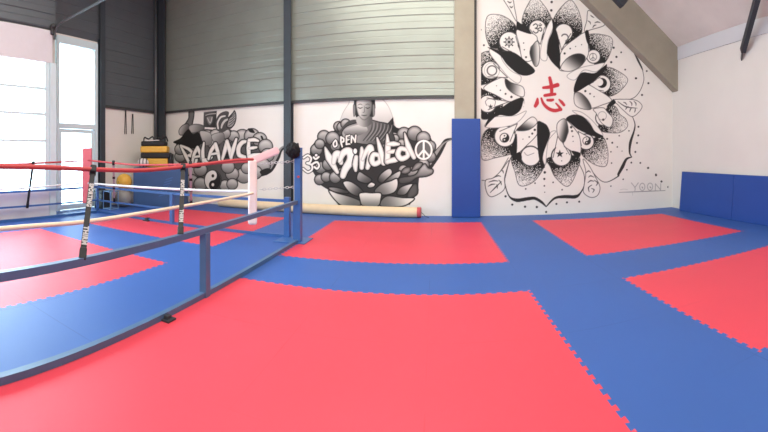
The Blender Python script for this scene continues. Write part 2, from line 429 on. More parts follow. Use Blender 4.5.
# upper right: brace and bracket ---------------------------------------
bm = bmesh.new(); bar(bm, (5.72, 5.62, 3.50), (5.10, 4.46, 4.60), 0.10, 0.14)
br = thing('steel_brace', 'black slanting steel brace between sloped ceiling and right white wall', 'brace', (5.75, 5.69, 3.45))
o = obj('brace_bar', bm, M_['steel_dark'], br); o.matrix_parent_inverse = Matrix.Translation(-br.location)
bm = bmesh.new(); bar(bm, (5.795, 5.74, 3.36), (5.70, 5.60, 3.54), 0.02, 0.10)
o = obj('end_plate', bm, M_['pipe'], br); o.matrix_parent_inverse = Matrix.Translation(-br.location)
lamp = thing('floodlight', 'black angular fitting hanging at the top edge in front of the sloping beam', 'light fitting', (3.70, 7.12, 4.62))
bm = bmesh.new(); box(bm, -0.16, 0.16, -0.08, 0.08, -0.16, 0.10, bev=0.02)
for v in bm.verts: v.co = Matrix.Rotation(math.radians(38), 3, 'Y') @ v.co
obj('housing', bm, M_['steel_dark'], lamp)
bm = bmesh.new(); bar(bm, (0, 0, 0.08), (0.1, 0.05, 0.46), 0.04, 0.02, (0, 1, 0)); obj('hanger', bm, M_['steel_dark'], lamp)

# ------------------------------------------------------------------ the ring: blue floor frame, posts, ropes, corner pads
def at_x(px, X):                                     # point of the plane X = const seen along an azimuth
    t = (px - X0) / R_PX
    return X, X / math.tan(t)
def at_y(px, Y):
    t = (px - X0) / R_PX
    return Y * math.tan(t), Y
XN, YB, XF, YS = -2.08, 5.93, -7.0, -1.2
XIN, YIN, XIF = -2.6, 5.35, -6.75
frame = thing('ring_fence', 'low blue steel frame that fences the floor ring with rails and short posts', 'ring fence', (-2.1, 5.9, 0))
def rpart(name, bm, m, par=frame, smooth=False):
    o = obj(name, bm, m, par, smooth=smooth)
    root = par
    o.matrix_parent_inverse = Matrix.Translation(-Vector(root.location)); return o
rpart('top_rail', bar(bmesh.new(), (XN, 5.80, 0.63), (XN, YS, 0.645), 0.05, 0.055), M_['rail'])
rpart('bottom_rail', bar(bmesh.new(), (XN, 5.80, 0.026), (XN, YS, 0.026), 0.05, 0.05), M_['rail'])
rpart('top_rail', bar(bmesh.new(), (-2.33, YB, 0.60), (XF, YB, 0.60), 0.045, 0.045), M_['ring'])
rpart('bottom_rail', bar(bmesh.new(), (-2.33, YB, 0.024), (XF, YB, 0.024), 0.045, 0.045), M_['ring'])
XM = at_y(172, YB)[0]
rpart('middle_rail', bar(bmesh.new(), (XM, YB, 0.29), (XF, YB, 0.29), 0.035, 0.035), M_['ring'])
rpart('top_rail', bar(bmesh.new(), (XF, YB, 0.60), (XF, YS, 0.60), 0.045, 0.045), M_['ring'])
rpart('middle_rail', bar(bmesh.new(), (XF, YB, 0.29), (XF, YS, 0.29), 0.035, 0.035), M_['ring'])
rpart('bottom_rail', bar(bmesh.new(), (XF, YB, 0.024), (XF, YS, 0.024), 0.045, 0.045), M_['ring'])
def post(x, y, h, wd=0.055, m='ring'):
    return rpart('post', nbox(x - wd / 2, x + wd / 2, y - wd / 2, y + wd / 2, 0.0, h), M_[m])
yn = at_x(205, XN)[1]
post(XN, yn, 0.61, 0.075, 'rail'); post(XM, YB, 0.60, 0.07); post(XF, YB, 0.60, 0.055)
post(XF, 3.2, 0.60, 0.055); post(XN, 0.2, 0.61, 0.075, 'rail')
post(-2.36, 5.94, 0.66, 0.09); post(-2.18, 5.82, 0.62, 0.05)
tall = rpart('corner_post', nbox(-2.12, -2.02, 5.62, 5.72, 0.0, 1.47), M_['ring'])
rpart('base_plate', nbox(-2.44, -1.93, 5.55, 5.99, 0.0, 0.012), M_['ring'])
bm = bmesh.new(); bmesh.ops.create_cone(bm, segments=18, radius1=0.02, radius2=0.02, depth=0.006, cap_ends=True)
bmesh.ops.rotate(bm, verts=bm.verts, cent=(0, 0, 0), matrix=Matrix.Rotation(PI / 2, 3, 'X')); bmesh.ops.translate(bm, verts=bm.verts, vec=(-2.05, 5.616, 1.02))
rpart('round_badge', bm, M_['rope_r'])
yc = at_x(163, -2.08)[1]
bm = bmesh.new(); box(bm, XN - 0.05, XN + 0.10, yc - 0.05, yc + 0.05, 0.0, 0.015); box(bm, XN + 0.03, XN + 0.07, yc - 0.025, yc + 0.025, 0.015, 0.04)
rpart('rail_clamp', bm, M_['steel_dark'])
bm = bmesh.new(); xq = at_y(148, YB)[0]; box(bm, xq - 0.07, xq + 0.07, YB - 0.09, YB + 0.05, 0.0, 0.02); box(bm, xq - 0.03, xq + 0.03, YB - 0.06, YB + 0.03, 0.02, 0.06)
rpart('rail_clamp', bm, M_['steel_dark'])

def smooth_pts(P, n=6):
    out = []
    P = [Vector(p) for p in P]
    for i in range(len(P) - 1):
        a, b, c, d = P[max(i - 1, 0)], P[i], P[i + 1], P[min(i + 2, len(P) - 1)]
        for k in range(n):
            t = k / n
            out.append(0.5 * ((2 * b) + (c - a) * t + (2 * a - 5 * b + 4 * c - d) * t * t + (3 * b - a - 3 * c + d) * t ** 3))
    return out + [P[-1]]
def nr(px, z): x, y = at_x(px, XIN); return (x, y, z)
def rope(name, pts, r, m, lab):
    o = obj(name, tube(bmesh.new(), smooth_pts(pts), r, 10), M_[m], smooth=True)
    return tag(o, lab, 'rope', 'ring ropes')
CA = (-2.66, 5.27)                                   # right far corner of the ropes
rope('ring_rope', [(XIN, YS, 1.30), nr(0, 1.275), nr(93, 1.235), nr(140, 1.21), nr(183, 1.228), nr(235, 1.285), (CA[0] + 0.05, CA[1] - 0.1, 1.29)], 0.021, 'rope_r',
     'thick red top rope on the near side of the ring, sagging between the black straps')
rope('ring_rope', [(XIN, YS, 0.82), nr(0, 0.812), nr(83, 0.79), nr(160, 0.79), nr(240, 0.785), (CA[0] + 0.05, CA[1] - 0.1, 0.785)], 0.019, 'rope_c',
     'cream lower rope on the near side of the ring')
rope('ring_rope', [(-6.62, YIN, 1.235), at_y(114, YIN) + (1.19,), at_y(140, YIN) + (1.165,), at_y(192, YIN) + (1.20,), (CA[0] - 0.08, CA[1] + 0.05, 1.26)], 0.019, 'rope_r',
     'red top rope on the far side of the ring, before the striped bag')
rope('ring_rope', [(-6.62, YIN, 0.735), at_y(140, YIN) + (0.745,), at_y(210, YIN) + (0.77,), (CA[0] - 0.08, CA[1] + 0.05, 0.80)], 0.021, 'rope_w',
     'white lower rope on the far side of the ring, in front of the blue block')
rope('ring_rope', [(XIF, YIN - 0.15, 1.22), (XIF, 4.2, 1.19), (XIF, 3.3, 1.18), (XIF, YS, 1.22)], 0.019, 'rope_r',
     'red top rope on the side of the ring facing the glazed door')
rope('ring_rope', [(XIF, YIN - 0.15, 0.73), (XIF, 4.2, 0.70), (XIF, 3.3, 0.69), (XIF, YS, 0.73)], 0.019, 'rope_w',
     'white lower rope on the side of the ring facing the glazed door')

# straps between the ropes, with printed lettering
def text_mesh(s, size):
    cu = bpy.data.curves.new('lettering', 'FONT'); cu.body = s; cu.size = size; cu.align_x = 'CENTER'; cu.align_y = 'CENTER'; cu.extrude = 0.0015; cu.offset = 0.0025
    cu.resolution_u = 3; cu.space_character = 1.15
    o = bpy.data.objects.new('lettering', cu); C.objects.link(o)
    bpy.context.view_layer.update()
    me = bpy.data.meshes.new_from_object(o.evaluated_get(bpy.context.evaluated_depsgraph_get()))
    bpy.data.objects.remove(o); bpy.data.curves.remove(cu)
    return me
def strap(top, bot, wd, texts, lab, wrap=True, pale=False, face=(0, 0, H)):
    top, bot = Vector(top), Vector(bot)
    root = thing('rope_strap', lab, 'strap', tuple(bot), 0, 'straps between the ring ropes')
    L_ = (top - bot).length; zz = (top - bot).normalized()
    nrm = (Vector(face) - (top + bot) / 2); nrm -= zz * nrm.dot(zz); nrm.normalize()
    xx = zz.cross(nrm)                               # to the right as seen from the camera's side
    MX = Matrix((xx, -nrm, zz)).transposed()         # local x right, y away, z up along the strap
    def put(o): o.rotation_euler = MX.to_euler(); return o
    put(obj('webbing', nbox(-wd / 2, wd / 2, -0.006, 0.006, 0, L_), M_['letter' if pale else 'black'], root))
    put(obj('top_loop', nbox(-wd * 0.65, wd * 0.65, -0.036, 0.036, L_ - 0.04, L_ + 0.045, bev=0.012), M_['black'], root))
    if wrap: put(obj('bottom_loop', nbox(-wd * 0.6, wd * 0.6, -0.045, 0.045, -0.05, 0.055, bev=0.012), M_['black'], root))
    if pale:
        for u in (0.33, 0.62): put(obj('black_band', nbox(-wd * 0.62, wd * 0.62, -0.0075, 0.0075, L_ * u - 0.03, L_ * u + 0.03), M_['black'], root))
    for tx, u, size in texts:
        me = text_mesh(tx, size)
        for v in me.vertices: v.co = Vector((v.co.y, -0.0085 - v.co.z, L_ * u - v.co.x))
        put(link('lettering', me, M_['letter'], root))
    return root
x_, y_ = at_x(93, XIN); xb_, yb_ = at_x(82.5, XN - 0.03)
strap((x_, y_, 1.225), (xb_, yb_, 0.66), 0.044, [('SPORTING', 0.66, 0.050), ('THIRM', 0.20, 0.052)], 'wide black strap with pale lettering, nearest one, tying rope down to the near rail')
x_, y_ = at_x(183, XIN); xb_, yb_ = at_x(180.5, XN - 0.03)
strap((x_, y_, 1.215), (xb_, yb_, 0.66), 0.046, [('SPORTING', 0.64, 0.050), ('THIRM', 0.22, 0.052)], 'black strap with pale lettering on the near side, in front of the blue block')
x_, y_ = at_y(113.5, YIN); xb_, yb_ = at_y(115.5, YB)
strap((x_, y_, 1.19), (xb_, yb_ - 0.04, 0.36), 0.045, [], 'thin pale banded strap on the far ropes, before the exercise balls', pale=True)
x_, y_ = at_y(190.5, YIN); xb_, yb_ = at_y(193, YB)
strap((x_, y_, 1.20), (xb_, yb_ - 0.06, 0.47), 0.045, [], 'thin pale banded strap on the far ropes, before the yin-yang', pale=True)
x_, y_ = at_x(33, XIF); xb_, yb_ = at_x(27.5, XF + 0.05)
strap((x_, y_, 1.18), (xb_, yb_, 0.31), 0.05, [], 'dark strap hanging on the ropes before the glazed overhead door')

# corner pads
pad = thing('corner_pad', 'pale pink corner cushion with folded top flap beside the blue corner post', 'corner pad', (CA[0], CA[1], 0.30))
ang = math.radians(28)
def local_prism(poly_xz, y0, y1): return prism(bmesh.new(), poly_xz, lambda p, e: Vector((p[0], (y0, y1)[e], p[1])))
o = obj('cushion', nbox(-0.07, 0.065, -0.05, 0.05, 0.0, 0.99, bev=0.03), M_['pad_w'], pad, smooth=False); o.rotation_euler = (0, 0, ang)
p0 = Vector((-0.03, -0.03, 0.80)); 
bm = bmesh.new(); bar(bm, (-0.035, -0.02, 0.95), (0.33, 0.22, 1.135), 0.085, 0.115)
bmesh.ops.bevel(bm, geom=bm.edges[:], offset=0.018, segments=2, affect='EDGES')
obj('top_flap', bm, M_['pad_f'], pad)
pad2 = thing('corner_pad', 'long red corner cushion standing in front of the glass door', 'corner pad', at_y(87.2, 5.45) + (0.27,))
o = obj('cushion', nbox(-0.105, 0.105, -0.06, 0.06, 0.0, 1.24, bev=0.03), M_['pad_r'], pad2); o.rotation_euler = (0, 0, math.radians(45))
o = obj('strap_tie', nbox(-0.02, 0.02, -0.02, 0.02, -0.2, 0.05), M_['black'], pad2); o.rotation_euler = (0, 0, math.radians(45))

# chains from the pad to the corner post
def chain(p, q, lab):
    p, q = Vector(p), Vector(q); n = int((q - p).length / 0.042); bm = bmesh.new()
    for k in range(n):
        c = p.lerp(q, (k + 0.5) / n); t = (q - p).normalized(); s_ = t.cross(Vector((0, 0, 1))).normalized(); u_ = Vector((0, 0, 1)) if k % 2 else s_
        pts = [c + t * 0.029 * math.cos(a) + u_ * 0.016 * math.sin(a) for a in [2 * PI * j / 10 for j in range(11)]]
        tube(bm, pts, 0.0055, 6, cap=False)
    tag(obj('turnbuckle_chain', bm, M_['chain'], smooth=True), lab, 'chain', 'ring corner chains')
chain((CA[0] + 0.08, CA[1] + 0.08, 0.83), (-2.12, 5.63, 0.86), 'steel chain from the middle of the pale pad to the blue corner post')
chain((CA[0] + 0.09, CA[1] + 0.09, 1.22), (-2.12, 5.63, 1.26), 'steel chain under the top flap, running to the blue corner post')

# black fleece cover on the corner post
bm = bmesh.new(); bmesh.ops.create_icosphere(bm, subdivisions=4, radius=0.115)
from mathutils import noise as NZ
for v in bm.verts:
    d = v.co.normalized()
    v.co = d * (0.105 + 0.022 * NZ.noise(d * 3.1) + 0.014 * NZ.noise(d * 9.0)); v.co.z *= 1.15; v.co.x *= 1.05
tag(obj('post_cover', bm, M_['fuzzy'], loc=(-2.125, 5.585, 1.425), smooth=True), 'black fluffy cover bunched over the top of the blue corner post', 'cover')

# ------------------------------------------------------------------ pads, mats and clutter along the walls
# blue wall pad on the pillar
pp = thing('pillar_pad', 'tall blue padded panel strapped to the concrete pillar', 'wall pad', on_wall(0.70, 0.145), PHI)
obj('padding', nbox(-0.31, 0.31, -0.07, 0.0, 0.005, 2.14, bev=0.012), M_['vinyl'], pp)
obj('side_flap', nbox(0.285, 0.315, 0.0, 0.13, 0.005, 2.13, bev=0.008), M_['vinyl'], pp)
# leaning blue crash mats on the right wall
def lean_mat(ya_, yb_, lab):
    r = thing('crash_mat', lab, 'crash mat', (5.585, ya_, 0.0), 0, 'crash mats leaning on the right wall')
    th = math.atan2(0.085, 0.945)
    o = obj('cover', nbox(0.0, 0.075, yb_ - ya_, 0.0, 0.0, 0.95, bev=0.012), M_['vinyl'], r); o.rotation_euler = (0, th, 0)
    bm = bmesh.new(); n = 8
    bar(bm, (-0.002, (yb_ - ya_) + 0.02, 0.93), (-0.002, -0.02, 0.93), 0.004, 0.012)
    o = obj('piping', bm, M_['vinyl'], r); o.rotation_euler = (0, th, 0)
lean_mat(7.66, 5.83, 'blue vinyl crash mat leaning on the right wall, standing nearest the room corner')
lean_mat(5.82, 3.99, 'blue vinyl crash mat leaning on the right wall, cut by the right picture edge')
# long beige roll along the wall
sl = -5.35; sr = -0.30
roll = thing('canvas_roll', 'long beige rolled up canvas lying on the floor under the two graffiti murals', 'roll', on_wall(sr, 0.27), PHI)
bm = bmesh.new(); tube(bm, [(sl - sr, 0, 0.113), (-0.05, 0, 0.113)], 0.112, 28); obj('canvas', bm, M_['tube'], roll, smooth=False)
bm = bmesh.new(); tube(bm, [(-0.05, 0, 0.113), (0.03, 0, 0.113)], 0.1125, 28); obj('red_end', bm, M_['tubecap'], roll)['label'] = 'dull red end of the roll'
bm = bmesh.new(); tube(bm, [(0.02, -0.03, 0.12), (0.07, -0.05, 0.10), (0.12, -0.06, 0.05), (0.2, -0.03, 0.01)], 0.006, 6); obj('tie_cord', bm, M_['black'], roll)

# gear in the far left corner
blk = thing('foam_block', 'big blue foam block in the far left corner under the striped bag', 'foam block', (-6.65, 7.85, 0.0), math.radians(28))
obj('cover', nbox(-0.66, 0.66, -0.4, 0.4, 0.0, 1.02, bev=0.02), M_['blockvinyl'], blk)
bm = bmesh.new()
for k in range(7): bar(bm, (0.02 + 0.03 * k, -0.402, 0.30 + 0.07 * k), (0.20 + 0.03 * k, -0.402, 0.36 + 0.07 * k), 0.004, 0.022)
obj('printed_marks', bm, M_['ring'], blk)
bag = thing('equipment_bag', 'black and yellow striped gear bag lying on top of the blue foam block', 'bag', (-6.93, 7.98, 1.021), math.radians(30))
bag.scale = (0.9, 0.9, 1.0)
for nm, x0, x1, z0, z1, m in (('yellow_band', -0.36, 0.38, 0.0, 0.235, 'yellow'), ('black_band', -0.44, 0.44, 0.235, 0.39, 'bagblack'), ('yellow_band', -0.45, 0.36, 0.39, 0.565, 'yellow'), ('black_top', -0.43, 0.30, 0.565, 0.70, 'bagblack')):
    obj(nm, nbox(x0, x1, -0.26, 0.26, z0, z1, bev=0.035), M_[m], bag)
for s_ in (-0.2, 0.2):
    bm = bmesh.new(); tube(bm, smooth_pts([(s_ - 0.17, -0.12, 0.69), (s_ - 0.14, -0.14, 0.80), (s_ - 0.02, -0.12, 0.76), (s_ + 0.10, -0.10, 0.82), (s_ + 0.16, -0.1, 0.69)]), 0.02, 8)
    obj('carry_strap', bm, M_['bagblack'], bag, smooth=True)
bm = bmesh.new(); bar(bm, (-0.28, -0.20, 0.715), (0.12, -0.22, 0.72), 0.06, 0.02); obj('zip_panel', bm, M_['whitecloth'], bag)
obj('side_pocket', nbox(0.385, 0.50, -0.2, 0.2, 0.0, 0.36, bev=0.03), M_['bagblack'], bag)
hg = thing('head_guard', 'white and black head guard lying beside the striped bag on the blue block', 'head guard', (-6.92, 7.43, 1.036), math.radians(35))
bm = bmesh.new(); sphere(bm, (0, 0, 0.115), 0.15, (1.0, 0.9, 0.76)); obj('shell', bm, M_['whitecloth'], hg, smooth=True)
for a in (-0.5, 0.1, 0.7):
    bm = bmesh.new(); pts = [(0.152 * math.sin(a), 0.137 * math.cos(u) * math.cos(a), 0.115 + 0.116 * math.sin(u) * math.cos(a * 0.8)) for u in [2 * PI * k / 24 for k in range(25)]]
    tube(bm, pts, 0.012, 6, cap=False); obj('black_strap', bm, M_['bagblack'], hg, smooth=True)
def ball(name, lab, c, r, m):
    t = thing(name, lab, 'exercise ball', (c[0], c[1], c[2] - r), 0, 'exercise balls in the corner')
    bm = bmesh.new(); sphere(bm, (0, 0, r), r, seg=36); obj('ball_skin', bm, M_[m], t, smooth=True)
    bm = bmesh.new(); tube(bm, [(0.0, -r - 0.002, r), (0.0, -r + 0.01, r)], 0.012, 10); obj('valve', bm, M_['bagblack'], t)
gx, gy = -7.25, 7.04
ball('exercise_ball', 'grey exercise ball on the floor by the blue block, under the yellow one', (gx, gy, 0.225), 0.225, 'ballgrey')
ball('exercise_ball', 'yellow exercise ball resting on the grey ball by the blue block', (gx - 0.03, gy + 0.05, 0.225 + 0.431), 0.205, 'yellow')
stand = thing('ball_stand', 'small pale blue tubular stand on the floor left of the grey ball', 'stand', (-7.15, 6.5, 0))
for dx, dy in ((-0.13, -0.13), (0.13, -0.13), (-0.13, 0.13), (0.13, 0.13)):
    bm = bmesh.new(); tube(bm, [(dx, dy, 0), (dx, dy, 0.46)], 0.012, 8); obj('upright', bm, M_['standblue'], stand)
for z in (0.02, 0.45):
    for a, b in (((-0.13, -0.13), (0.13, -0.13)), ((0.13, -0.13), (0.13, 0.13)), ((0.13, 0.13), (-0.13, 0.13)), ((-0.13, 0.13), (-0.13, -0.13))):
        bm = bmesh.new(); tube(bm, [a + (z,), b + (z,)], 0.011, 8); obj('crossbar', bm, M_['standblue'], stand)
crate = thing('storage_box', 'dark storage box on the floor against the left wall behind the pale blue stand', 'box', (-7.46, 6.45, 0))
obj('body', nbox(-0.15, 0.15, -0.1, 0.18, 0, 0.40, bev=0.02), M_['bagblack'], crate); obj('lid', nbox(-0.17, 0.17, -0.115, 0.2, 0.40, 0.46, bev=0.015), M_['bagblack'], crate)
for px_, zt_, zb_, lab in ((125, 2.58, 1.93, 'left dark strap hanging on the pale left wall, longer one'), (132, 2.50, 1.95, 'right dark strap hanging on the pale left wall, shorter one')):
    X_, Y_ = at_x(px_, XL)
    hk = thing('hanging_strap', lab, 'strap', (XL, Y_, zb_), 0, 'straps hanging on the left wall')
    bm = bmesh.new()
    for d_ in (-0.02, 0.02): tube(bm, smooth_pts([(0.03, d_ * 0.4, zt_ - zb_), (0.025, d_, 0.4), (0.02, d_ * 1.6, 0.0)]), 0.010, 6)
    obj('webbing', bm, M_['black'], hk); bm = bmesh.new(); tube(bm, [(0.0, 0, zt_ - zb_), (0.05, 0, zt_ - zb_ + 0.005)], 0.012, 8); obj('hook', bm, M_['pipe'], hk)

# ------------------------------------------------------------------ the murals: airbrushed and inked paint on the block wall
class Mural:
    """Paints shapes given in photo positions onto the back wall (wall metres) and turns the painted cells into flat meshes, one per part."""
    def __init__(s, px, res=0.0105, bgc=WALLW):
        a, b = s.w([(px[0], px[3])])[0], s.w([(px[2], px[1])])[0]
        c, d = s.w([(px[0], px[1])])[0], s.w([(px[2], px[3])])[0]
        s.s0, s.z0 = min(a[0], c[0]), min(a[1], d[1]); s1, z1 = max(b[0], d[0]), max(b[1], c[1])
        s.res = res; s.nx = int((s1 - s.s0) / res) + 2; s.nz = int((z1 - s.z0) / res) + 2
        s.bg = np.array(bgc); s.c = np.ones((s.nz, s.nx, 3)) * s.bg; s.id = np.full((s.nz, s.nx), -1, int)
        s.rng = np.random.default_rng(3)
        nz_ = s.rng.random((s.nz, s.nx))
        s.noise = nz_
    @staticmethod
    def w(P):
        out = []
        for x, y in P:
            t = (x - X0) / R_PX; d = WA / (math.cos(t) - WB * math.sin(t)); X = d * math.sin(t)
            out.append((X / math.cos(PHI), H + (Y0 - y) * d / R_PX))
        return np.array(out)
    def bbox(s, P, pad):
        i0 = max(int((P[:, 0].min() - pad - s.s0) / s.res), 0); i1 = min(int((P[:, 0].max() + pad - s.s0) / s.res) + 2, s.nx)
        j0 = max(int((P[:, 1].min() - pad - s.z0) / s.res), 0); j1 = min(int((P[:, 1].max() + pad - s.z0) / s.res) + 2, s.nz)
        if i1 <= i0 or j1 <= j0: return None
        X, Z = np.meshgrid(s.s0 + np.arange(i0, i1) * s.res, s.z0 + np.arange(j0, j1) * s.res)
        return slice(j0, j1), slice(i0, i1), X, Z
    @staticmethod
    def cr(P, closed, n=8):
        P = np.array(P, float); N = len(P); out = []
        for i in range(N if closed else N - 1):
            if closed: a, b, c, d = P[(i - 1) % N], P[i], P[(i + 1) % N], P[(i + 2) % N]
            else: a, b, c, d = P[max(i - 1, 0)], P[i], P[i + 1], P[min(i + 2, N - 1)]
            for k in range(n):
                t = k / n; out.append(0.5 * (2 * b + (c - a) * t + (2 * a - 5 * b + 4 * c - d) * t * t + (3 * b - a - 3 * c + d) * t ** 3))
        if not closed: out.append(P[-1])
        return np.array(out)
    @staticmethod
    def inside(P, X, Z):
        m = np.zeros(X.shape, bool)
        for i in range(len(P)):
            x1, z1 = P[i - 1]; x2, z2 = P[i]
            if z1 == z2: continue
            m ^= ((z1 > Z) != (z2 > Z)) & (X < (x2 - x1) * (Z - z1) / (z2 - z1) + x1)
        return m
    @staticmethod
    def dist(P, X, Z, closed, W=None):
        best = np.full(X.shape, 1e9)
        N = len(P)
        for i in range(N if closed else N - 1):
            a, b = P[i], P[(i + 1) % N]; d = b - a; L2 = d @ d + 1e-12
            t = np.clip(((X - a[0]) * d[0] + (Z - a[1]) * d[1]) / L2, 0, 1)
            r = np.hypot(X - a[0] - t * d[0], Z - a[1] - t * d[1])
            if W is not None: r = r - (W[i] * (1 - t) + W[min(i + 1, N - 1)] * t)
            best = np.minimum(best, r)
        return best
    def put(s, sl, m, col, pid, alpha=1.0):
        c = s.c[sl]; a = (m * alpha)[..., None] if not np.isscalar(alpha) or True else m
        c[:] = c * (1 - a) + col * a
        if pid is not None: s.id[sl][m > 0.35] = pid
    @staticmethod
    def col(v): return np.array((v, v * 0.984, v * (0.975 - 0.025 * v))) if np.isscalar(v) else np.array(v)
    PX = 0.0225
    def fill(s, P, v, pid, smooth=True, grad=None, edge=None, out=None, stip=None):
        Pw = s.w(P)
        if smooth: Pw = s.cr(Pw, True)
        bb = s.bbox(Pw, 0.08)
        if bb is None: return
        sl = bb[:2]; X, Z = bb[2:]
        ins = s.inside(Pw, X, Z); dd = s.dist(Pw, X, Z, True)
        cov = np.clip(np.where(ins, dd, -dd) / s.res + 0.5, 0, 1)
        col = np.ones(X.shape + (3,)) * s.col(v if v is not None else 0.9)
        if grad:
            (pa, pb, c0, c1) = grad; a, b = s.w([pa, pb]); d = b - a
            t = np.clip(((X - a[0]) * d[0] + (Z - a[1]) * d[1]) / (d @ d), 0, 1)[..., None]
            t = (1 - (1 - t) ** 1.25) if stip else t * t * (3 - 2 * t)
            if stip:
                p = (t[..., 0]); dark = (s.noise[sl] < (c0 * (1 - p) + c1 * p))
                col = np.where(dark[..., None], s.col(0.13), s.col(0.88))
            else: col = s.col(c0) * (1 - t) + s.col(c1) * t
        if edge:
            ew, ev = edge; k = np.clip(1 - dd / (ew * s.PX), 0, 1)[..., None] ** 1.5; col = col * (1 - k) + s.col(ev) * k
        if v is not None or grad: s.put(sl, cov, col, pid)
        if out:
            ow, ov = out; cv = np.clip((ow * s.PX / 2 - dd) / s.res + 0.5, 0, 1) * (0.9 if ow < 1 else 1); s.put(sl, cv, s.col(ov), pid)
    def line(s, P, wd, v, pid, smooth=True, closed=False, shade=None):
        Pw = s.w(P); n = len(Pw)
        W = np.array([wd] * n if np.isscalar(wd) else wd, float) * s.PX / 2
        if smooth and n > 2:
            k = 8; Pn = s.cr(Pw, closed, k); Wn = np.interp(np.arange(len(Pn)) / k, np.arange(n + 1), np.append(W, W[0] if closed else W[-1])); Pw, W = Pn, Wn
        bb = s.bbox(Pw, W.max() + 0.03)
        if bb is None: return
        sl = bb[:2]; X, Z = bb[2:]
        r = s.dist(Pw, X, Z, closed, W)
        cov = np.clip(-r / s.res + 0.5, 0, 1)
        col = np.ones(X.shape + (3,)) * s.col(v)
        if shade:
            k = np.clip(1 + r / (shade[0] * s.PX), 0, 1)[..., None]; col = col * (1 - k) + s.col(shade[1]) * k
        s.put(sl, cov, col, pid)
    def disc(s, c, rx, ry, v, pid, **k):
        P = [(c[0] + rx * math.cos(a), c[1] + ry * math.sin(a)) for a in np.linspace(0, 2 * PI, 16, endpoint=False)]
        s.fill(P, v, pid, **k)
    def build(s, names, root, dep=0.004):
        cid = np.maximum.reduce([s.id[:-1, :-1], s.id[1:, :-1], s.id[:-1, 1:], s.id[1:, 1:]])
        L_ = np.where(s.c <= 0.04045, s.c / 12.92, ((s.c + 0.055) / 1.055) ** 2.4)
        ox, oz = root['_s'], root['_z']
        for pid, nm in enumerate(names):
            j, i = np.nonzero(cid == pid)
            if not len(j): continue
            q = np.stack([j * s.nx + i, j * s.nx + i + 1, (j + 1) * s.nx + i + 1, (j + 1) * s.nx + i], 1)
            u, inv = np.unique(q, return_inverse=True); q = inv.reshape(-1, 4)
            co = np.stack([s.s0 + (u % s.nx) * s.res - ox, np.full(len(u), -dep), s.z0 + (u // s.nx) * s.res - oz], 1)
            me = bpy.data.meshes.new(nm); me.vertices.add(len(u)); me.vertices.foreach_set('co', co.ravel())
            me.loops.add(q.size); me.loops.foreach_set('vertex_index', q.ravel().astype(np.int32))
            me.polygons.add(len(q)); me.polygons.foreach_set('loop_start', np.arange(0, q.size, 4, dtype=np.int32))
            me.update(calc_edges=True); me.validate()
            at = me.color_attributes.new('paint', 'FLOAT_COLOR', 'POINT')
            at.data.foreach_set('color', np.concatenate([L_.reshape(-1, 3)[u], np.ones((len(u), 1))], 1).ravel().astype(np.float32))
            link(nm, me, M_['paint'], root)
def mural_root(name, label, s_, z_):
    x, y, _ = on_wall(s_); r = thing(name, label, 'mural', (x, y, z_), PHI); r['_s'] = s_; r['_z'] = z_; return r
def T(o, k): return lambda *P: [(o[0] + P[i] / k, o[1] + P[i + 1] / k) for i in range(0, len(P), 2)]
def circ(c, r, a0=0, a1=360, n=14, ry=None): return [(c[0] + r * math.cos(math.radians(a0 + (a1 - a0) * i / n)), c[1] + (ry or r) * math.sin(math.radians(a0 + (a1 - a0) * i / n))) for i in range(n + 1)]

BK, GR = 0.13, 0.42
# ---- flower mural with the red character
m = Mural((481, -14, 668, 214))
t1, t2, t3 = T((475, 0), 7.2), T((535, 0), 7.2), T((590, 20), 7.2)
t4, t5, t6 = T((475, 50), 7.2), T((535, 55), 7.2), T((590, 70), 7.2)
t7, t8, t9 = T((475, 100), 7.2), T((535, 105), 7.2), T((590, 115), 7.2)
t10, t11 = T((475, 155), 7.2), T((535, 155), 7.2)
v5 = T((470, 0), 3.928); v6 = T((470, 100), 3.657)
I, K, G_ = 0, 1, 2
LN = 0.75
def stip(P, a, b, d0=0.98, d1=0.06, outl=True): m.fill(P, None, I, grad=(a, b, d0, d1), stip=True, out=(LN, 0.35) if outl else None)
def white(P, outl=True): m.fill(P, 0.90, I, out=(LN, 0.3) if outl else None)
# big outline petals behind
m.line(t3(300, 200, 345, 290, 372, 345) + t6(380, 10, 386, 80, 350, 165, 290, 210, 165, 212), [0.5, 2.6, 1.8, 0.7, 0.7, 0.7, 0.7, 0.7], 0.25, I)
m.line(t9(300, 0, 322, 60, 318, 110, 290, 200, 285, 270, 300, 303), [0.6, 1.2, 1.8, 3.2, 2.0, 0.8], 0.2, I)
m.line(t9(300, 303, 262, 318, 235, 370, 205, 425) + v6(540, 280, 500, 300, 470, 288, 430, 240), [0.8, 2.6, 3.8, 2.8, 1.2, 0.7, 0.7, 0.7], 0.2, I)
m.line(t10(255, 20, 225, 130, 215, 200, 245, 295, 300, 325, 380, 315, 430, 312, 480, 340) + t11(80, 372), [0.6, 0.7, 0.7, 1.2, 3.6, 3.4, 3.0, 2.6, 0.9], 0.17, I)
m.line(t11(80, 372, 140, 312, 210, 300, 290, 300, 325, 275, 352, 220, 352, 140, 310, 50), [0.9, 2.2, 3.4, 3.6, 1.6, 0.7, 0.7, 0.7], 0.17, I)
m.line(t1(40, 60, 40, 60.5), 0.5, 0.5, I, smooth=False)
m.line(v6(45, 213, 90, 212, 130, 200, 160, 185), 0.7, 0.35, I)
m.line(t10(50, 182, 120, 180, 180, 120, 240, 20), 0.7, 0.35, I)
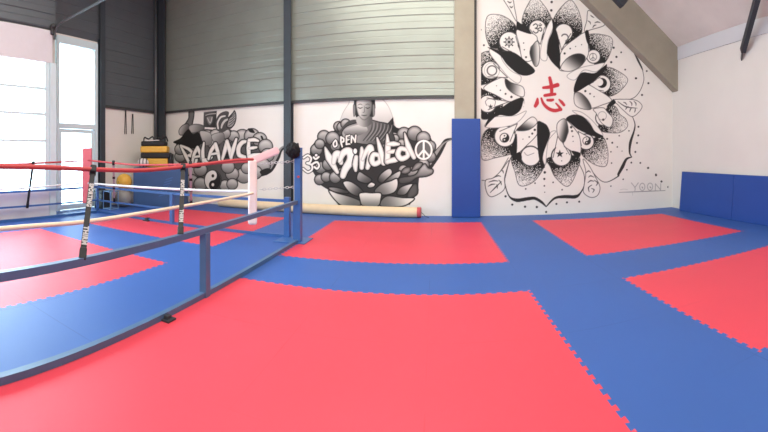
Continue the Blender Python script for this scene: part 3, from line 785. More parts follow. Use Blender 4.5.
# leaves
def leaf(P, veins):
    white(P)
    for q in veins: m.line(q, [0.6, 1.3, 0.5], 0.3, I)
leaf(t10(75, 185, 85, 270, 125, 300, 210, 247, 213, 160, 245, 40, 190, 110, 130, 165), [t10(110, 270, 150, 230, 190, 190), t10(95, 225, 120, 212, 145, 210), t10(100, 195, 135, 185, 165, 188), t10(130, 165, 165, 150, 185, 155), t10(160, 240, 160, 225, 155, 212), t10(190, 215, 185, 195, 170, 180), t10(205, 130, 200, 115, 190, 110)])
leaf(t11(345, 30, 365, 120, 355, 210, 350, 270, 400, 305, 450, 290, 467, 230, 430, 150, 385, 70), [t11(390, 265, 385, 235, 410, 215), t11(415, 270, 425, 250, 405, 240), t11(380, 200, 400, 185, 425, 190), t11(440, 220, 450, 200, 425, 180), t11(365, 130, 385, 115, 400, 125), t11(385, 160, 400, 150, 425, 160)])
leaf(t6(165, 215, 290, 212, 345, 225, 375, 262, 345, 310, 298, 335, 240, 290, 200, 250), [t6(200, 228, 260, 265, 340, 275), t6(240, 232, 255, 238, 265, 252), t6(285, 225, 300, 240, 300, 258), t6(315, 225, 330, 240, 330, 258), t6(255, 285, 265, 270, 275, 262), t6(285, 300, 290, 285, 300, 270), t6(320, 305, 325, 290, 325, 275)])
leaf(t2(385, 75, 372, 150, 355, 225, 400, 215, 500, 180, 450, 130), [t2(400, 110, 412, 120, 425, 128), t2(430, 165, 450, 158, 470, 165), t2(380, 150, 395, 160, 400, 175), t2(415, 200, 425, 185, 440, 180)])
leaf(t1(200, -20, 250, 70, 300, 155, 285, 60, 265, -20), [t1(235, 10, 250, 20, 262, 15), t1(250, 45, 262, 55, 272, 45)])
# outer stippled petals with their round windows
def petal(outline, a, b, cc, r, tail=None, d1=0.04):
    stip(outline, a, b, d1=d1)
    m.disc(cc, r * 1.1, r * 1.1, 0.2, I)
    P = circ(cc, r, n=15)[:-1]
    white(P)
    if tail: m.fill(tail, 0.90, I, smooth=False)
C1 = t1(245, 300)[0]; petal(t1(115, 345, 76, 240, 90, 118, 180, 108, 262, 152, 303, 210, 330, 330, 200, 370), t1(235, 245)[0], t1(120, 110)[0], C1, 9.6)
C2 = v5(265, 112)[0]; petal(v5(205, 95, 212, 50, 238, 0, 252, -16, 275, 2, 305, 42, 318, 78, 300, 150, 230, 150), v5(262, 92)[0], v5(252, -5)[0], C2, 8.2)
C3 = v5(368, 128)[0]; petal(v5(322, 100, 345, 45, 388, 2, 412, 16, 434, 66, 438, 130, 400, 165, 345, 170), v5(372, 100)[0], v5(392, 10)[0], C3, 8.6)
C4 = v5(485, 222)[0]; petal(v5(460, 150, 470, 135, 512, 135, 556, 150, 556, 192, 530, 245, 490, 255), v5(500, 205)[0], v5(556, 150)[0], C4, 6.6)
C5 = v5(518, 330)[0]; petal(v5(500, 285, 532, 264, 572, 274, 619, 311, 592, 355, 550, 378, 500, 370), v5(535, 322)[0], v5(618, 312)[0], C5, 8.6)
C6 = t6(95, 345)[0]; petal(t6(130, 262, 185, 265) + t9(215, -5, 258, 30, 268, 85, 205, 128, 80, 118) + t6(60, 400), t6(110, 345)[0], t9(275, 70)[0], C6, 7.4)
C7 = t8(368, 265)[0]; petal(t8(430, 235, 485, 232) + t9(112, 190, 130, 280, 112, 368, 20, 350) + t8(330, 335), t8(400, 285)[0], t9(120, 350)[0], C7, 7.6)
C8 = t11(190, 8)[0]; petal(t11(95, 20, 112, 90, 150, 165, 236, 226, 298, 125, 310, 10), t11(195, 70)[0], t11(235, 225)[0], C8, 9.6)
C9 = t10(400, 8)[0]; petal(t10(272, 0, 290, 130, 325, 221, 425, 190, 500, 80, 500, 20), t10(380, 60)[0], t10(325, 230)[0], C9, 9.6)
C10 = t7(215, 262)[0]; petal(t7(52, 270, 110, 200, 240, 190, 275, 300, 270, 380, 150, 415, 52, 425), t7(160, 290)[0], t7(50, 430)[0], C10, 10.2)
C11 = t4(90, 388)[0]; petal(t4(42, 300, 95, 300, 170, 330, 200, 400, 170, 470, 60, 500, 36, 440), t4(90, 388)[0], t4(20, 300)[0], C11, 8.4, d1=0.6)
C12 = t4(112, 145)[0]; petal(t4(36, 100, 42, 30, 110, 10, 160, 60, 160, 200, 60, 250, 34, 230), t4(110, 145)[0], t4(35, 20)[0], C12, 8.6, d1=0.6)
# window tails towards the centre
for cc, tip, r in ((C1, t1(340, 420)[0], 7), (C2, t1(470, 320)[0], 6), (C3, t2(190, 360)[0], 6), (C5, t6(-40, 130)[0], 6), (C12, t4(235, 200)[0], 6), (C11, t4(245, 372)[0], 5), (C10, t7(305, 170)[0], 6), (C7, t8(310, 190)[0], 5), (C8, t8(165, 215)[0], 7)):
    dx, dy = tip[0] - cc[0], tip[1] - cc[1]; L_ = math.hypot(dx, dy); nx, ny = -dy / L_ * r, dx / L_ * r
    m.fill([(cc[0] + nx, cc[1] + ny), tip, (cc[0] - nx, cc[1] - ny)], 0.90, I, smooth=False)
    m.line([(cc[0] + nx * 1.2, cc[1] + ny * 1.2), tip, (cc[0] - nx * 1.2, cc[1] - ny * 1.2)], LN, 0.3, I, smooth=False)
# inner pale petals
white(t1(302, 215, 430, 250, 445, 300, 400, 345, 410, 430, 345, 432, 320, 330))
white(v5(352, 275, 360, 200, 415, 150, 455, 130, 465, 190, 460, 225, 425, 265))
white(v5(410, 362, 450, 330, 500, 352, 556, 392, 520, 412, 470, 425, 425, 400))
white(t4(62, 275, 150, 215, 215, 205, 270, 300, 330, 340, 250, 372, 150, 325))
white(t7(300, 215, 440, 160, 450, 240, 380, 320, 300, 385, 300, 300))
white(t8(225, 110, 300, 190, 325, 250, 325, 348, 260, 330, 205, 280, 240, 190))
white(t8(440, 60, 420, 30, 490, 20, 520, 50, 560, 100, 540, 160, 480, 130))
# brush-shaded petals
def brush(P, a, b, c0=0.16, c1=0.88): m.fill(P, c0, I, grad=(a, b, c0, c1), out=(LN, 0.3))
brush(t1(395, 370, 440, 298, 462, 330, 462, 440, 440, 480, 415, 450), t1(395, 390)[0], t1(465, 390)[0])
brush(t5(185, 100, 215, 40, 270, 0, 330, -8, 362, 20, 330, 80, 250, 118), t5(300, -5)[0], t5(220, 110)[0])
brush(t5(285, 278, 330, 275, 385, 330, 402, 390, 330, 385, 285, 350), t5(400, 310)[0], t5(300, 370)[0])
brush(t4(218, 208, 262, 235, 345, 268, 350, 335, 285, 318, 228, 270), t4(225, 265)[0], t4(345, 285)[0])
brush(t7(300, 218, 330, 185, 410, 122, 448, 160, 400, 208, 350, 222), t7(360, 225)[0], t7(390, 140)[0])
brush(t8(160, 135, 215, 100, 238, 180, 208, 268, 165, 225), t8(238, 190)[0], t8(165, 170)[0])
# long slim tongues beside the black leaves
for P in (t1(110, 350, 170, 365) + t4(200, 80, 260, 150, 330, 190, 310, 240, 240, 195, 170, 110, 110, 30), t2(120, 140, 128, 200, 90, 310, 85, 430, 40, 420, 45, 330, 80, 210),
          t7(70, 192, 120, 130, 200, 118, 290, 112, 370, 80, 300, 165, 180, 198), t8(150, 190, 100, 250, 85, 330, 75, 430, 55, 380, 75, 290, 110, 200), t5(230, 150, 320, 95, 430, 70, 500, 60, 440, 120, 350, 110, 285, 180), t8(270, 40, 340, 55, 420, 120, 490, 215, 430, 190, 380, 110, 300, 65)):
    m.fill(P, 0.90, I, out=(0.6, 0.52))
# black leaves
for P in (t1(92, 342, 130, 350) + t4(190, 8, 280, 18, 370, 85, 432, 150, 380, 184, 310, 172, 230, 105, 180, 40),
          t2(118, 125, 140, 175, 168, 280, 182, 400) + t5(180, 60, 178, 102, 125, 55, 90, 0) + t2(85, 370, 98, 290, 128, 210),
          t5(285, 270, 288, 205, 335, 128, 430, 130, 500, 78, 518, 68, 505, 110, 440, 175, 370, 225),
          t4(170, 435, 250, 375, 345, 343, 350, 410) + t7(350, 5, 325, 75, 260, 116, 170, 110, 115, 150, 72, 195, 100, 130),
          t7(452, 155, 495, 165) + t8(40, 120, 85, 145, 108, 210, 85, 280, 58, 360, 50, 450) + t11(72, 85) + t8(38, 420, 20, 320, 14, 210),
          t8(222, 98, 270, 70, 340, 80, 400, 140, 432, 190, 492, 226, 452, 234, 370, 205, 300, 170, 255, 130),
          t1(302, 155, 330, 170, 378, 200, 405, 245, 330, 225, 300, 205), t2(360, 230, 385, 225, 395, 330, 372, 300), t6(120, 262, 165, 215, 185, 235, 150, 262),
          t7(275, 300, 300, 245, 300, 380, 270, 400, 255, 385), t4(32, 270, 60, 285, 95, 305, 50, 330, 34, 340), t7(285, 395, 325, 375, 335, 425, 290, 425), t8(262, 330, 325, 345, 320, 375, 290, 370)):
    m.fill(P, BK, I)
# symbols in the windows
def wheel(c, r):
    m.line(circ(c, r * 0.7), 0.8, 0.25, I, closed=False)
    for k in range(8):
        a = k * PI / 4; q = (c[0] + r * math.cos(a), c[1] + r * math.sin(a)); m.line([c, q], 0.55, 0.25, I); m.disc(q, 0.8, 0.8, 0.25, I)
    m.disc(c, 1.3, 1.3, 0.2, I)
wheel(t1(245, 303)[0], 4.8)
def om(c, k, wd, v, pid, mm):
    q = lambda *P: [(c[0] + P[i] * k, c[1] + P[i + 1] * k) for i in range(0, len(P), 2)]
    mm.line(q(-0.9, -0.7, -0.4, -1.0, 0.0, -0.65, -0.15, -0.15, -0.5, -0.05, 0.05, 0.15, 0.1, 0.7, -0.4, 1.0, -0.95, 0.6), wd, v, pid)
    mm.line(q(0.05, 0.15, 0.4, -0.1, 0.75, -0.15, 0.95, 0.25, 0.7, 0.6, 0.4, 0.4), wd, v, pid)
    mm.line(q(0.3, -0.75, 0.55, -0.55, 0.9, -0.8), wd, v, pid); mm.disc(q(0.6, -1.0)[0], wd * 0.62, wd * 0.62, v, pid)
om(v5(265, 112)[0], 4.6, 1.0, 0.22, I, m)
m.line(circ(v5(372, 148)[0], 3.4, 200, 440), [0.5] + [1.4] * 13 + [0.5], 0.4, I)
def peace(c, r, wd, v, pid, mm, ry=None):
    ry = ry or r
    mm.line(circ(c, r, ry=ry, n=18), wd, v, pid)
    mm.line([(c[0], c[1] - ry), (c[0], c[1] + ry)], wd, v, pid)
    for s_ in (-1, 1): mm.line([c, (c[0] + s_ * r * 0.7, c[1] + ry * 0.7)], wd, v, pid)
peace(v5(483, 224)[0], 3.6, 0.7, 0.45, I, m)
def crescent(c, r): m.disc(c, r, r, 0.15, I); m.disc((c[0] - r * 0.5, c[1] - r * 0.15), r * 0.75, r * 0.75, 0.9, I)
crescent(v5(518, 326)[0], 5.0)
m.line(circ(t6(88, 330)[0], 4.2), 0.6, 0.55, I); m.disc(t6(95, 358)[0], 1.2, 1.2, 0.3, I)
def yinyang(c, r, mm, dk, pid, lt=0.9, rot=0.0, ring=True, ry=None):
    ry = ry or r
    e = lambda a, q, o=(0, 0): (c[0] + (o[0] + q * math.cos(a)) * r, c[1] + (o[1] + q * math.sin(a)) * ry)
    mm.disc(c, r, ry, lt, pid, out=(0.8, dk) if ring else None)
    P = [e(a, 1) for a in np.linspace(-PI / 2, PI / 2, 12)] + [e(a, 0.5, (0, 0.5)) for a in np.linspace(PI / 2, -PI / 2, 8) + PI * 0] [1:]
    P = [e(a, 1) for a in np.linspace(-PI / 2, PI / 2, 14)] + [e(PI / 2 + a, 0.5, (0, 0.5)) for a in np.linspace(0, PI, 9)][1:] + [e(PI / 2 - a, 0.5, (0, -0.5)) for a in np.linspace(0, PI, 9)][1:-1]
    mm.fill(P, dk, pid, smooth=False)
    mm.disc(e(0, 0, (0, -0.45)), r * 0.17, ry * 0.17, dk, pid); mm.disc(e(0, 0, (0, 0.45)), r * 0.17, ry * 0.17, lt, pid)
yinyang(t7(212, 272)[0], 4.5, m, 0.15, I); yinyang(t8(372, 258)[0], 3.9, m, 0.2, I)
def star(c, r, v):
    m.fill([(c[0] + r * (1, 0.42)[k % 2] * math.sin(k * PI / 5), c[1] - r * (1, 0.42)[k % 2] * math.cos(k * PI / 5)) for k in range(10)], v, I, smooth=False)
star(t8(178, 352)[0], 4.2, 0.2); star(t4(112, 408)[0], 2.6, 0.22)
m.line(t4(140, 405, 145, 365, 100, 352, 75, 372, 85, 400), 0.6, 0.4, I)
m.line(t7(355, 378, 375, 398, 400, 392, 425, 382), 0.6, 0.5, I)
m.disc(t4(122, 148)[0], 4.7, 4.7, 0.9, I, out=(1.3, 0.38)); m.disc(t4(122, 148)[0], 7.6, 7.6, None, I, out=(0.5, 0.6))
# dots
for P, r in ((t1(350, 310, 355, 358), 0.8), (t1(367, 412), 1.3), (t1(40, 215, 64, 326), 1.2), (t2(120, 15, 117, 75), 1.6), (t2(213, 385), 1.4), (t2(253, 350), 1.0), (t2(292, 335, 335, 322), 0.7),
             (t5(362, 260), 1.4), (t5(396, 279), 1.1), (t5(425, 300), 0.8), (t4(262, 338), 1.5), (t4(220, 316), 1.2), (t4(183, 290), 0.9), (t4(155, 258), 0.6), (t7(430, 215), 1.5), (t7(412, 242), 1.3), (t7(390, 266), 1.0), (t7(345, 282), 0.6),
             (t8(260, 160), 1.6), (t8(266, 188), 1.3), (t8(272, 226), 0.9), (t8(274, 262), 0.6), (t8(228, 350, 192, 402), 0.7), (t3(170, 200, 190, 266, 152, 304), 1.4), (t3(224, 233, 253, 357, 408, 368), 1.1), (t3(330, 420), 1.4),
             (t6(331, 60, 420, 95, 374, 180), 1.3), (t6(350, 408), 1.0), (t9(348, 85, 347, 147, 338, 201, 326, 266), 1.2), (t9(297, 343, 362, 345), 1.1), (t9(418, 381), 1.4), (t9(474, 428), 1.1), (t9(123, 172, 160, 200), 1.2), (t9(196, 230, 150, 265, 210, 149, 280, 114, 155, 346), 0.9), (t9(230, 260), 0.6), (t9(265, 394), 1.0),
             (t10(220, 297, 268, 357, 360, 372, 445, 374), 1.4), (t10(365, 244, 432, 203), 1.0), (t11(70, 125), 1.6), (t11(67, 172), 1.4), (t11(67, 222), 1.0), (t11(70, 268), 0.7), (t11(130, 197, 195, 250), 1.0), (t11(12, 375, 154, 352, 230, 341, 318, 336, 80, 410), 1.3),
             (v6(560, 290, 515, 315), 0.9), (v6(680, 275, 700, 298, 725, 318), 1.3)):
    for p in P: m.disc(p, r * 0.8, r * 0.8, 0.25, I)
# red character
RD = (0.74, 0.22, 0.25)
for P, wd in ((t5(60, 236, 110, 230, 162, 216), [2.2, 3.0, 3.4]), (t5(106, 165, 118, 225, 120, 285), [2.6, 3.2, 2.4]), (t5(70, 292, 108, 286, 144, 282), [2.4, 2.8, 2.4]), (t5(90, 325, 112, 326, 130, 322), [2.2, 2.6, 2.0]),
              (t5(18, 315, 14, 345, 2, 368), [1.6, 3.4, 2.6]), (t5(45, 312, 62, 352, 98, 386, 140, 400, 184, 392), [1.6, 2.4, 2.8, 3.0, 2.6]), (t5(186, 392, 172, 372, 150, 348), [2.6, 2.0, 1.2]), (t5(174, 322, 192, 340, 208, 360), [1.4, 2.6, 2.4])):
    m.line(P, [x * 1.25 for x in wd], RD, K)
# artist's mark
sg = T((610, 175), 10.8)
m.line(sg(98, 188, 350, 178, 595, 168), [0.5, 0.7, 0.6], 0.45, G_)
for P in (sg(230, 85, 268, 135, 268, 170), sg(305, 85, 268, 135), circ(sg(348, 128)[0], 2.6, ry=3.6), circ(sg(432, 126)[0], 2.6, ry=3.6), sg(488, 165, 490, 95), sg(490, 95, 545, 160), sg(545, 162, 548, 92)):
    m.line(P, 0.9, 0.66, G_)
for P in (sg(345, 130, 352, 140), sg(432, 128, 440, 138)): m.line(P, 1.2, 0.6, G_, smooth=False)
m.line(sg(240, 185, 245, 220), 0.4, 0.7, G_, smooth=False); m.line(sg(110, 160, 150, 152, 190, 158), 0.5, 0.75, G_)
rt = mural_root('flower_mural', 'tall black ink flower mural with a red character on the white wall', float(Mural.w([(547, 100)])[0][0]), 0.2)
m.build(['ink_flower', 'red_character', 'artist_mark'], rt)

# ---- Open Minded mural
m = Mural((299, 90, 454, 210))
g = T((290, 85), 3.088)                              # overview
a_, b_, c_, d_ = T((295, 90), 6.175), T((365, 90), 5.756), T((295, 145), 6.175), T((365, 150), 6.65)
HALO, CL, BU, LO, LT, PE, OM = 0, 1, 2, 3, 4, 5, 6
top = 97.5
m.fill([(p[0], max(p[1], top)) for p in g(180, 60, 195, 40, 268, 36, 300, 60, 320, 110, 318, 150, 235, 160, 155, 140, 160, 95)], 0.84, HALO, grad=(g(235, 150)[0], g(235, 30)[0], 0.72, 0.93), out=(0.8, 0.7))
# dark backing mass
m.fill(g(62, 195, 85, 165, 100, 148, 135, 142, 160, 118, 185, 120, 300, 120, 318, 100, 322, 130, 345, 135, 385, 130, 430, 152, 445, 185, 440, 225, 400, 270, 395, 330, 370, 370, 150, 372, 120, 325, 80, 300, 78, 280, 60, 250), 0.20, CL, smooth=False)
m.line(g(425, 245, 452, 215, 470, 190, 482, 172, 502, 166), [12, 8, 5, 3.6, 1.6], 0.18, CL); m.line(g(430, 240, 455, 205, 475, 180, 500, 167), [5, 3, 1.4, 0.4], 0.6, CL)
def bump(c, r, hi=0.80, lo=0.40, mm=None, pid=CL, ry=None):
    mm = mm or m; mm.disc(c, r, ry or r, hi, pid, grad=((c[0], c[1] - r), (c[0], c[1] + r), hi, lo), edge=(r * 0.45, lo * 0.85), out=(1.0, 0.16))
for q, r in ((g(150, 128), 5), (g(330, 160), 6), (g(352, 152), 7), (g(385, 150), 7.5), (g(412, 165), 7), (g(432, 190), 6), (g(434, 222), 5.5), (g(412, 246), 6), (g(345, 185), 6), (g(160, 130), 5), (g(172, 120), 5), (g(105, 160), 6.5), (g(132, 165), 7), (g(82, 200), 6),
             (g(92, 182), 5), (g(140, 190), 5), (g(95, 255), 6), (g(118, 245), 6), (g(92, 292), 5.4), (g(112, 284), 5.2), (g(140, 285), 6), (g(160, 270), 5), (g(380, 270), 6), (g(350, 262), 5), (g(325, 165), 4), (g(290, 180), 4.5), (g(300, 160), 4)):
    bump(q[0], r)
m.fill(d_(232, 185, 330, 165, 368, 112, 400, 90, 422, 118, 452, 128, 450, 156, 410, 176, 345, 186, 300, 216, 236, 222), 0.6, CL, grad=(d_(330, 100)[0], d_(330, 220)[0], 0.72, 0.3), edge=(2.5, 0.25), out=(1.0, 0.15))
m.fill(d_(310, 140, 330, 95, 360, 80, 385, 90, 360, 125), 0.6, CL, edge=(3, 0.25), out=(1, 0.15))
m.fill(d_(240, 150, 262, 118, 300, 115, 300, 145, 270, 160), 0.55, CL, edge=(3, 0.25), out=(1, 0.15))
m.fill(d_(300, 240, 345, 225, 352, 285, 320, 315, 280, 320), 0.35, CL, edge=(3, 0.2), out=(1, 0.15))
# hills / temple spike beside the shoulders
m.fill(g(150, 150, 162, 130, 180, 112, 205, 108, 210, 130, 170, 150), 0.28, CL); m.fill(g(296, 140, 312, 125, 318, 98, 321, 124, 335, 136, 330, 150), 0.14, CL, smooth=False)
# seated figure: robe, neck, head
m.fill(g(160, 150, 175, 128, 208, 116, 225, 108, 250, 108, 275, 114, 305, 122, 318, 150, 318, 175, 250, 185, 180, 172), 0.42, BU, grad=(g(180, 120)[0], g(320, 170)[0], 0.62, 0.25), out=(1, 0.15))
m.fill(g(165, 142, 190, 128, 225, 122, 240, 140, 215, 155, 180, 158), 0.66, BU, grad=(g(200, 120)[0], g(200, 160)[0], 0.82, 0.4))
for k in range(6):
    x = 248 + k * 11
    m.line(g(x + 6, 114 + k * 1.5, x + 2, 140, x - 22, 172), [0.6, 1.1, 0.8], 0.24, BU); m.line(g(x + 12, 118 + k, x + 7, 142, x - 15, 172), [0.5, 0.9, 0.6], 0.55, BU)
m.fill(g(208, 96, 250, 96, 252, 118, 232, 130, 208, 120), 0.6, BU, grad=(g(210, 110)[0], g(252, 110)[0], 0.72, 0.35))
m.fill([(p[0], max(p[1], top)) for p in g(198, 36, 262, 36, 264, 70, 256, 100, 246, 96, 212, 96, 204, 100, 197, 70)], 0.16, BU, smooth=False)
m.fill([(p[0], max(p[1], top)) for p in g(206, 46, 228, 38, 250, 46, 253, 70, 246, 96, 229, 109, 213, 96, 205, 70)], 0.7, BU, grad=(g(212, 70)[0], g(256, 80)[0], 0.8, 0.42), edge=(1.6, 0.35))
for x in (217, 240): m.line(g(x - 7, 69, x, 72, x + 7, 69), [0.5, 1.1, 0.5], 0.22, BU); m.line(g(x - 7, 62, x, 59, x + 7, 62), [0.4, 0.8, 0.4], 0.35, BU)
m.line(g(229, 64, 230, 82, 225, 85), [0.5, 0.9, 0.6], 0.42, BU); m.line(g(221, 93, 229, 94.5, 238, 93), [0.5, 1.1, 0.5], 0.28, BU)
for x in (199, 259): m.fill(g(x - 4, 62, x + 3, 64, x + 3, 92, x - 3, 96), 0.5, BU, edge=(1, 0.25))
# lotus flower
def pet(P, pa, pb, c0=0.86, c1=0.36): m.fill(P, c0, LO, grad=(pa, pb, c0, c1), edge=(1.2, c1 * 0.8), out=(1.2, 0.13))
pet(c_(205, 262, 260, 262, 330, 285, 320, 300, 240, 290), c_(210, 262)[0], c_(320, 300)[0], 0.6, 0.25)
pet(d_(85, 200, 105, 158, 160, 122, 182, 150, 150, 195, 110, 220), d_(150, 125)[0], d_(90, 220)[0], 0.8, 0.22)
pet(d_(125, 215, 175, 168, 232, 138, 236, 168, 210, 198, 150, 215), d_(230, 140)[0], d_(130, 215)[0], 0.8, 0.25)
pet(c_(383, 215, 395, 165, 432, 182, 475, 215, 440, 238), c_(400, 170)[0], c_(440, 240)[0], 0.62, 0.3)
pet(c_(296, 232, 340, 224, 400, 262, 425, 300, 390, 318, 335, 292), c_(300, 228)[0], c_(400, 315)[0], 0.86, 0.25)
pet(d_(212, 285, 240, 245, 316, 223, 300, 258, 270, 296, 225, 300), d_(310, 225)[0], d_(220, 300)[0], 0.85, 0.3)
pet(d_(62, 275, 105, 228, 170, 205, 214, 190, 218, 245, 190, 285, 120, 300), d_(210, 195)[0], d_(90, 295)[0], 0.88, 0.4)
pet(c_(208, 280, 265, 298, 340, 318, 402, 345, 400, 374, 300, 378, 245, 338), c_(215, 285)[0], c_(370, 376)[0], 0.9, 0.42)
pet(d_(105, 340, 150, 305, 250, 316, 328, 320, 300, 352, 240, 376, 112, 376), d_(320, 320)[0], d_(110, 370)[0], 0.9, 0.42)
pet([c_(397, 300)[0], c_(430, 292)[0], d_(40, 284)[0], d_(104, 286)[0], d_(106, 325)[0], d_(84, 376)[0], c_(420, 376)[0], c_(400, 335)[0]], c_(450, 300)[0], c_(450, 380)[0], 0.88, 0.5)
pet(d_(14, 238, 40, 214, 68, 226, 58, 246, 28, 252), d_(40, 215)[0], d_(30, 252)[0], 0.9, 0.6)
# lettering: dark halo first, then pale strokes with a soft lower shade
FAT = 1.28
def glyph(strokes, halo, mm, pid, hi, sh):
    strokes = [(P, [x * FAT for x in wd]) for P, wd in strokes]
    for P, wd in strokes: mm.line(P, [x + halo for x in wd], 0.12, pid)
    for P, wd in strokes: mm.line(P, wd, hi, pid, shade=sh)
sh1 = (1.6, 0.70)
glyph([(c_(186, 14, 212, 80, 262, 168), [1.2, 6.4, 3.0]), (c_(238, 110, 250, 60, 272, 58, 285, 110), [4.0, 5.4, 5.4, 3.6]), (c_(276, 100, 300, 48, 335, 40, 345, 90, 310, 150, 296, 190), [3.4, 5.6, 6.4, 7.0, 6.0, 5.0])], 2.2, m, LT, 0.93, sh1)
glyph([(c_(378, 75, 372, 120, 375, 158), [3.6, 4.6, 2.4])], 2, m, LT, 0.93, sh1); m.disc(c_(372, 38)[0], 2.8, 3.6, 0.12, LT); m.disc(c_(372, 38)[0], 1.9, 2.7, 0.92, LT)
glyph([(c_(412, 18, 415, 70, 412, 140), [2.4, 5.0, 3.6]), (c_(418, 90, 440, 40, 465, 15, 468, 60, 448, 140), [3.0, 4.0, 5.2, 5.6, 3.6])], 2, m, LT, 0.93, sh1)
glyph([(b_(78, 375, 50, 372, 40, 405, 55, 425, 85, 410, 82, 378), [3.4, 4.0, 4.6, 4.4, 4.0, 3.0]), (b_(70, 275, 88, 340, 108, 420), [1.4, 4.2, 4.4])], 2, m, LT, 0.93, sh1)
glyph([(b_(128, 255, 132, 330, 128, 412), [1.2, 4.8, 4.4]), (b_(132, 312, 165, 310, 196, 312), [3.0, 4.2, 2.0]), (b_(132, 358, 160, 354, 188, 346), [2.4, 3.6, 1.8]), (b_(128, 412, 170, 402, 215, 394), [3.6, 4.6, 2.0])], 2, m, LT, 0.93, sh1)
glyph([(b_(240, 345, 205, 338, 190, 370, 210, 395, 245, 380, 242, 350), [3.4, 4.0, 4.4, 4.4, 3.8, 3.0]), (b_(228, 248, 248, 320, 282, 388), [1.0, 4.4, 3.4])], 2, m, LT, 0.93, sh1)
FAT = 1.1
sh2 = (0.7, 0.8)
glyph([(a_(250, 310, 237, 330, 243, 350, 258, 342, 256, 318, 250, 310), [1.7] * 6)], 1.6, m, LT, 0.94, sh2)
glyph([(a_(285, 290, 284, 320, 292, 350), [1.8, 1.9, 1.6]), (a_(283, 292, 300, 300, 300, 318, 284, 322), [1.6, 1.8, 1.8, 1.4])], 1.4, m, LT, 0.94, sh2)
glyph([(a_(318, 285, 318, 335), [1.8, 1.8]), (a_(318, 286, 338, 280), [1.6, 1.4]), (a_(318, 310, 334, 306), [1.5, 1.3]), (a_(318, 335, 342, 332), [1.7, 1.4])], 1.4, m, LT, 0.94, sh2)
glyph([(a_(348, 325, 350, 285), [1.6, 1.8]), (a_(350, 285, 362, 300, 372, 320), [1.6, 1.6, 1.6]), (a_(372, 322, 376, 280), [1.6, 1.6])], 1.4, m, LT, 0.94, sh2)
pc = b_(338, 345)[0]; m.disc(pc, 9.4, 10.6, 0.16, PE); m.disc(pc, 8, 9.2, 0.4, PE); peace(pc, 8.0, 1.9, 0.95, PE, m, ry=9.2)
oc = c_(100, 115)[0]
om(oc, 8.4, 3.8, 0.12, OM, m); om(oc, 8.4, 2.2, 0.93, OM, m)
rt = mural_root('lettering_mural', 'grey airbrushed mural reading open minded, with seated figure and lotus', float(Mural.w([(378, 150)])[0][0]), 0.25)
m.build(['halo', 'cloud_background', 'seated_figure', 'lotus_flower', 'lettering', 'peace_sign', 'om_sign'], rt)

# ---- Balance mural
m = Mural((168, 100, 290, 212))
g = T((160, 90), 3.457); u = T((168, 100), 7.2); r_ = T((220, 100), 7.15); y_ = T((175, 150), 8.4)
CL, FG, LT, YY = 0, 1, 2, 3
m.fill(g(55, 190, 90, 150, 140, 135, 215, 140, 265, 145, 310, 140, 345, 155, 378, 190, 385, 240, 375, 290, 345, 295, 300, 305, 240, 330, 200, 350, 140, 345, 90, 300, 60, 240), 0.34, CL)
m.line(g(345, 290, 380, 275, 405, 235, 420, 205, 452, 186), [7, 7, 6, 4, 2], 0.16, CL); m.line(g(350, 288, 380, 268, 402, 230, 420, 200, 450, 187), [4, 4.4, 3.4, 2, 0.6], 0.6, CL)
for q, r in ((g(165, 165), 7), (g(195, 160), 6.5), (g(185, 180), 6), (g(285, 165), 7.5), (g(318, 160), 7), (g(345, 172), 6.5), (g(365, 195), 6.5), (g(372, 225), 6), (g(355, 262), 7), (g(330, 285), 6), (g(290, 295), 7), (g(250, 290), 6), (g(235, 265), 6), (g(300, 270), 5),
             (g(85, 275), 6), (g(110, 285), 6.5), (g(140, 275), 6), (g(110, 315), 6), (g(140, 325), 6), (g(225, 330), 5), (g(250, 325), 5), (g(70, 230), 5), (g(70, 205), 5), (g(235, 160), 6), (g(255, 160), 5), (g(225, 150), 5)):
    bump(q[0], r * 1.12, 0.84, 0.50, m, CL)
for P in (r_(200, 205, 230, 205, 250, 235, 215, 230), r_(290, 255, 305, 260, 312, 285, 298, 280), g(345, 282, 372, 270, 385, 280, 360, 296), g(225, 205, 240, 200, 240, 230, 226, 235), g(100, 255, 140, 262, 135, 270, 100, 268)): m.fill(P, 0.13, CL)
# white sheet under the figures: dark poster, arm, winged shape, black hair
m.fill(u(150, 78, 262, 76, 262, 92, 180, 95, 182, 175, 150, 180), 0.9, FG, smooth=False)
m.fill(u(180, 92, 262, 82, 262, 172, 180, 172), 0.91, FG, smooth=False)
m.fill(u(258, 88, 352, 78, 345, 200, 255, 195), 0.27, FG, smooth=False, grad=(u(260, 90)[0], u(350, 200)[0], 0.34, 0.18))
m.line(u(272, 110, 300, 102, 345, 98), 0.9, 0.75, FG); m.fill(u(275, 120, 325, 115, 322, 160, 300, 185, 280, 160), 0.5, FG, edge=(2, 0.2))
m.line(u(285, 130, 305, 165, 318, 125), 1.0, 0.8, FG)
m.fill(u(152, 80, 188, 82, 182, 150, 165, 195, 120, 215, 105, 195, 128, 165, 148, 130), 0.42, FG, edge=(2.4, 0.14), out=(1, 0.13))
m.fill(u(80, 215, 110, 180, 150, 175, 145, 225, 115, 250, 85, 250), 0.6, FG, grad=(u(85, 210)[0], u(140, 240)[0], 0.72, 0.35), out=(1, 0.2))
m.fill(u(150, 190, 190, 172, 250, 180, 262, 210, 205, 235, 160, 235), 0.62, FG, grad=(u(170, 180)[0], u(250, 225)[0], 0.7, 0.4), edge=(2, 0.25))
m.fill(u(38, 305, 90, 275, 120, 235, 150, 210, 180, 245, 215, 232, 240, 262, 255, 300, 235, 320, 205, 345, 150, 345, 110, 330), 0.12, FG)
m.fill(u(232, 225, 300, 235, 318, 280, 308, 320, 265, 325, 245, 285), 0.66, FG, grad=(u(260, 230)[0], u(290, 325)[0], 0.76, 0.5), out=(0.8, 0.3))
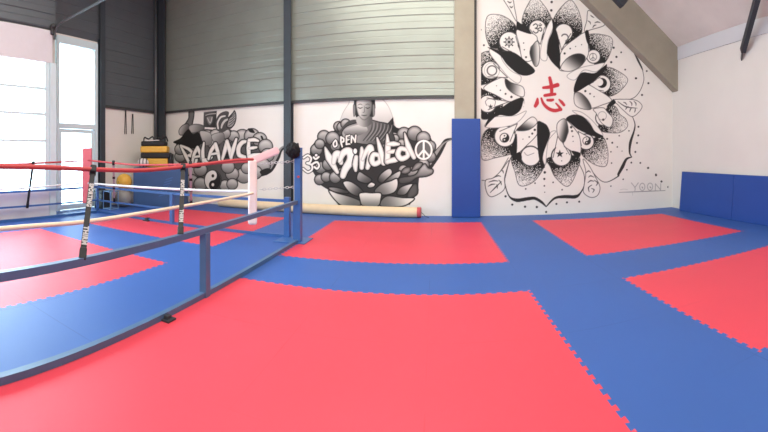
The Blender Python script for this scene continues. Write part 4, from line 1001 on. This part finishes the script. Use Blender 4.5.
m.fill(u(320, 250, 395, 235, 402, 290, 360, 320, 322, 290), 0.6, FG, grad=(u(330, 240)[0], u(380, 310)[0], 0.72, 0.45), out=(0.8, 0.3))
# ring-shaped wings
m.fill(u(350, 215, 345, 150, 372, 100, 415, 80, 440, 90) + r_(60, 120, 90, 90, 105, 72, 118, 120, 108, 170, 80, 205, 50, 215, 20, 230), 0.3, FG)
m.line(u(362, 205, 358, 165, 380, 125, 412, 115), [2, 2.4, 2.4, 1.6], 0.86, FG); m.line(u(385, 200, 392, 175, 410, 150, 430, 140), [2, 3, 3, 2], 0.78, FG)
m.fill(r_(50, 190, 60, 140, 85, 105, 105, 78, 116, 118, 106, 168, 80, 198), 0.62, FG, edge=(2, 0.18), out=(1.1, 0.13))
for k in range(4): m.line(r_(62 + k * 4, 185 - k * 20, 82 + k * 4, 172 - k * 20, 104, 150 - k * 18), 0.8, 0.2, FG)
# lettering
sh3 = (1.4, 0.80); FAT = 1.3
for S in ([(g(70, 192, 88, 225, 102, 254), [1.6, 4.4, 3.2]), (g(72, 192, 100, 205, 112, 220, 98, 226), [2, 3.4, 3.4, 2.4]), (g(98, 226, 124, 235, 122, 250, 102, 254), [2.4, 3.6, 3.6, 2.6])],
          [(g(112, 252, 118, 222, 130, 200), [3, 4, 4]), (g(130, 200, 140, 222, 146, 248), [4, 4, 3]), (g(118, 232, 142, 228), [2.4, 2.4])],
          [(g(152, 182, 148, 215, 150, 244), [2, 4.4, 4.2]), (g(150, 242, 164, 242, 180, 232), [4, 4, 2])],
          [(g(168, 238, 176, 212, 192, 188), [3, 4, 4.2]), (g(192, 188, 200, 214, 206, 244), [4.2, 4.2, 3]), (g(178, 222, 202, 218), [2.4, 2.4])],
          [(g(216, 238, 224, 210, 232, 178), [3, 4.4, 4]), (g(232, 180, 240, 205, 246, 234), [4, 4.4, 3.6]), (g(246, 232, 255, 200, 264, 170), [3.4, 4.4, 2.6])],
          [(g(298, 178, 284, 182, 272, 200, 274, 224, 296, 232), [2.6, 4.2, 4.6, 4.6, 2.6])],
          [(g(308, 172, 306, 200, 308, 230), [2.6, 4.2, 4]), (g(308, 174, 325, 172, 340, 176), [3, 3.6, 2]), (g(308, 202, 322, 200, 334, 198), [2.4, 3, 2]), (g(308, 230, 326, 226, 346, 222), [3.6, 4, 2])]):
    glyph(S, 2.4, m, LT, 0.95, sh3)
yc_ = g(183, 312)[0]
m.disc(yc_, 8.9, 10.6, 0.2, YY); yinyang(yc_, 8.0, m, 0.16, YY, 0.93, ry=9.8, ring=False)
rt = mural_root('graffiti_mural', 'grey airbrushed mural reading balance, with a yin-yang, on the corner wall bay', float(Mural.w([(228, 150)])[0][0]), 0.3)
m.build(['cloud_background', 'figure_art', 'lettering', 'yin_yang_sign'], rt)
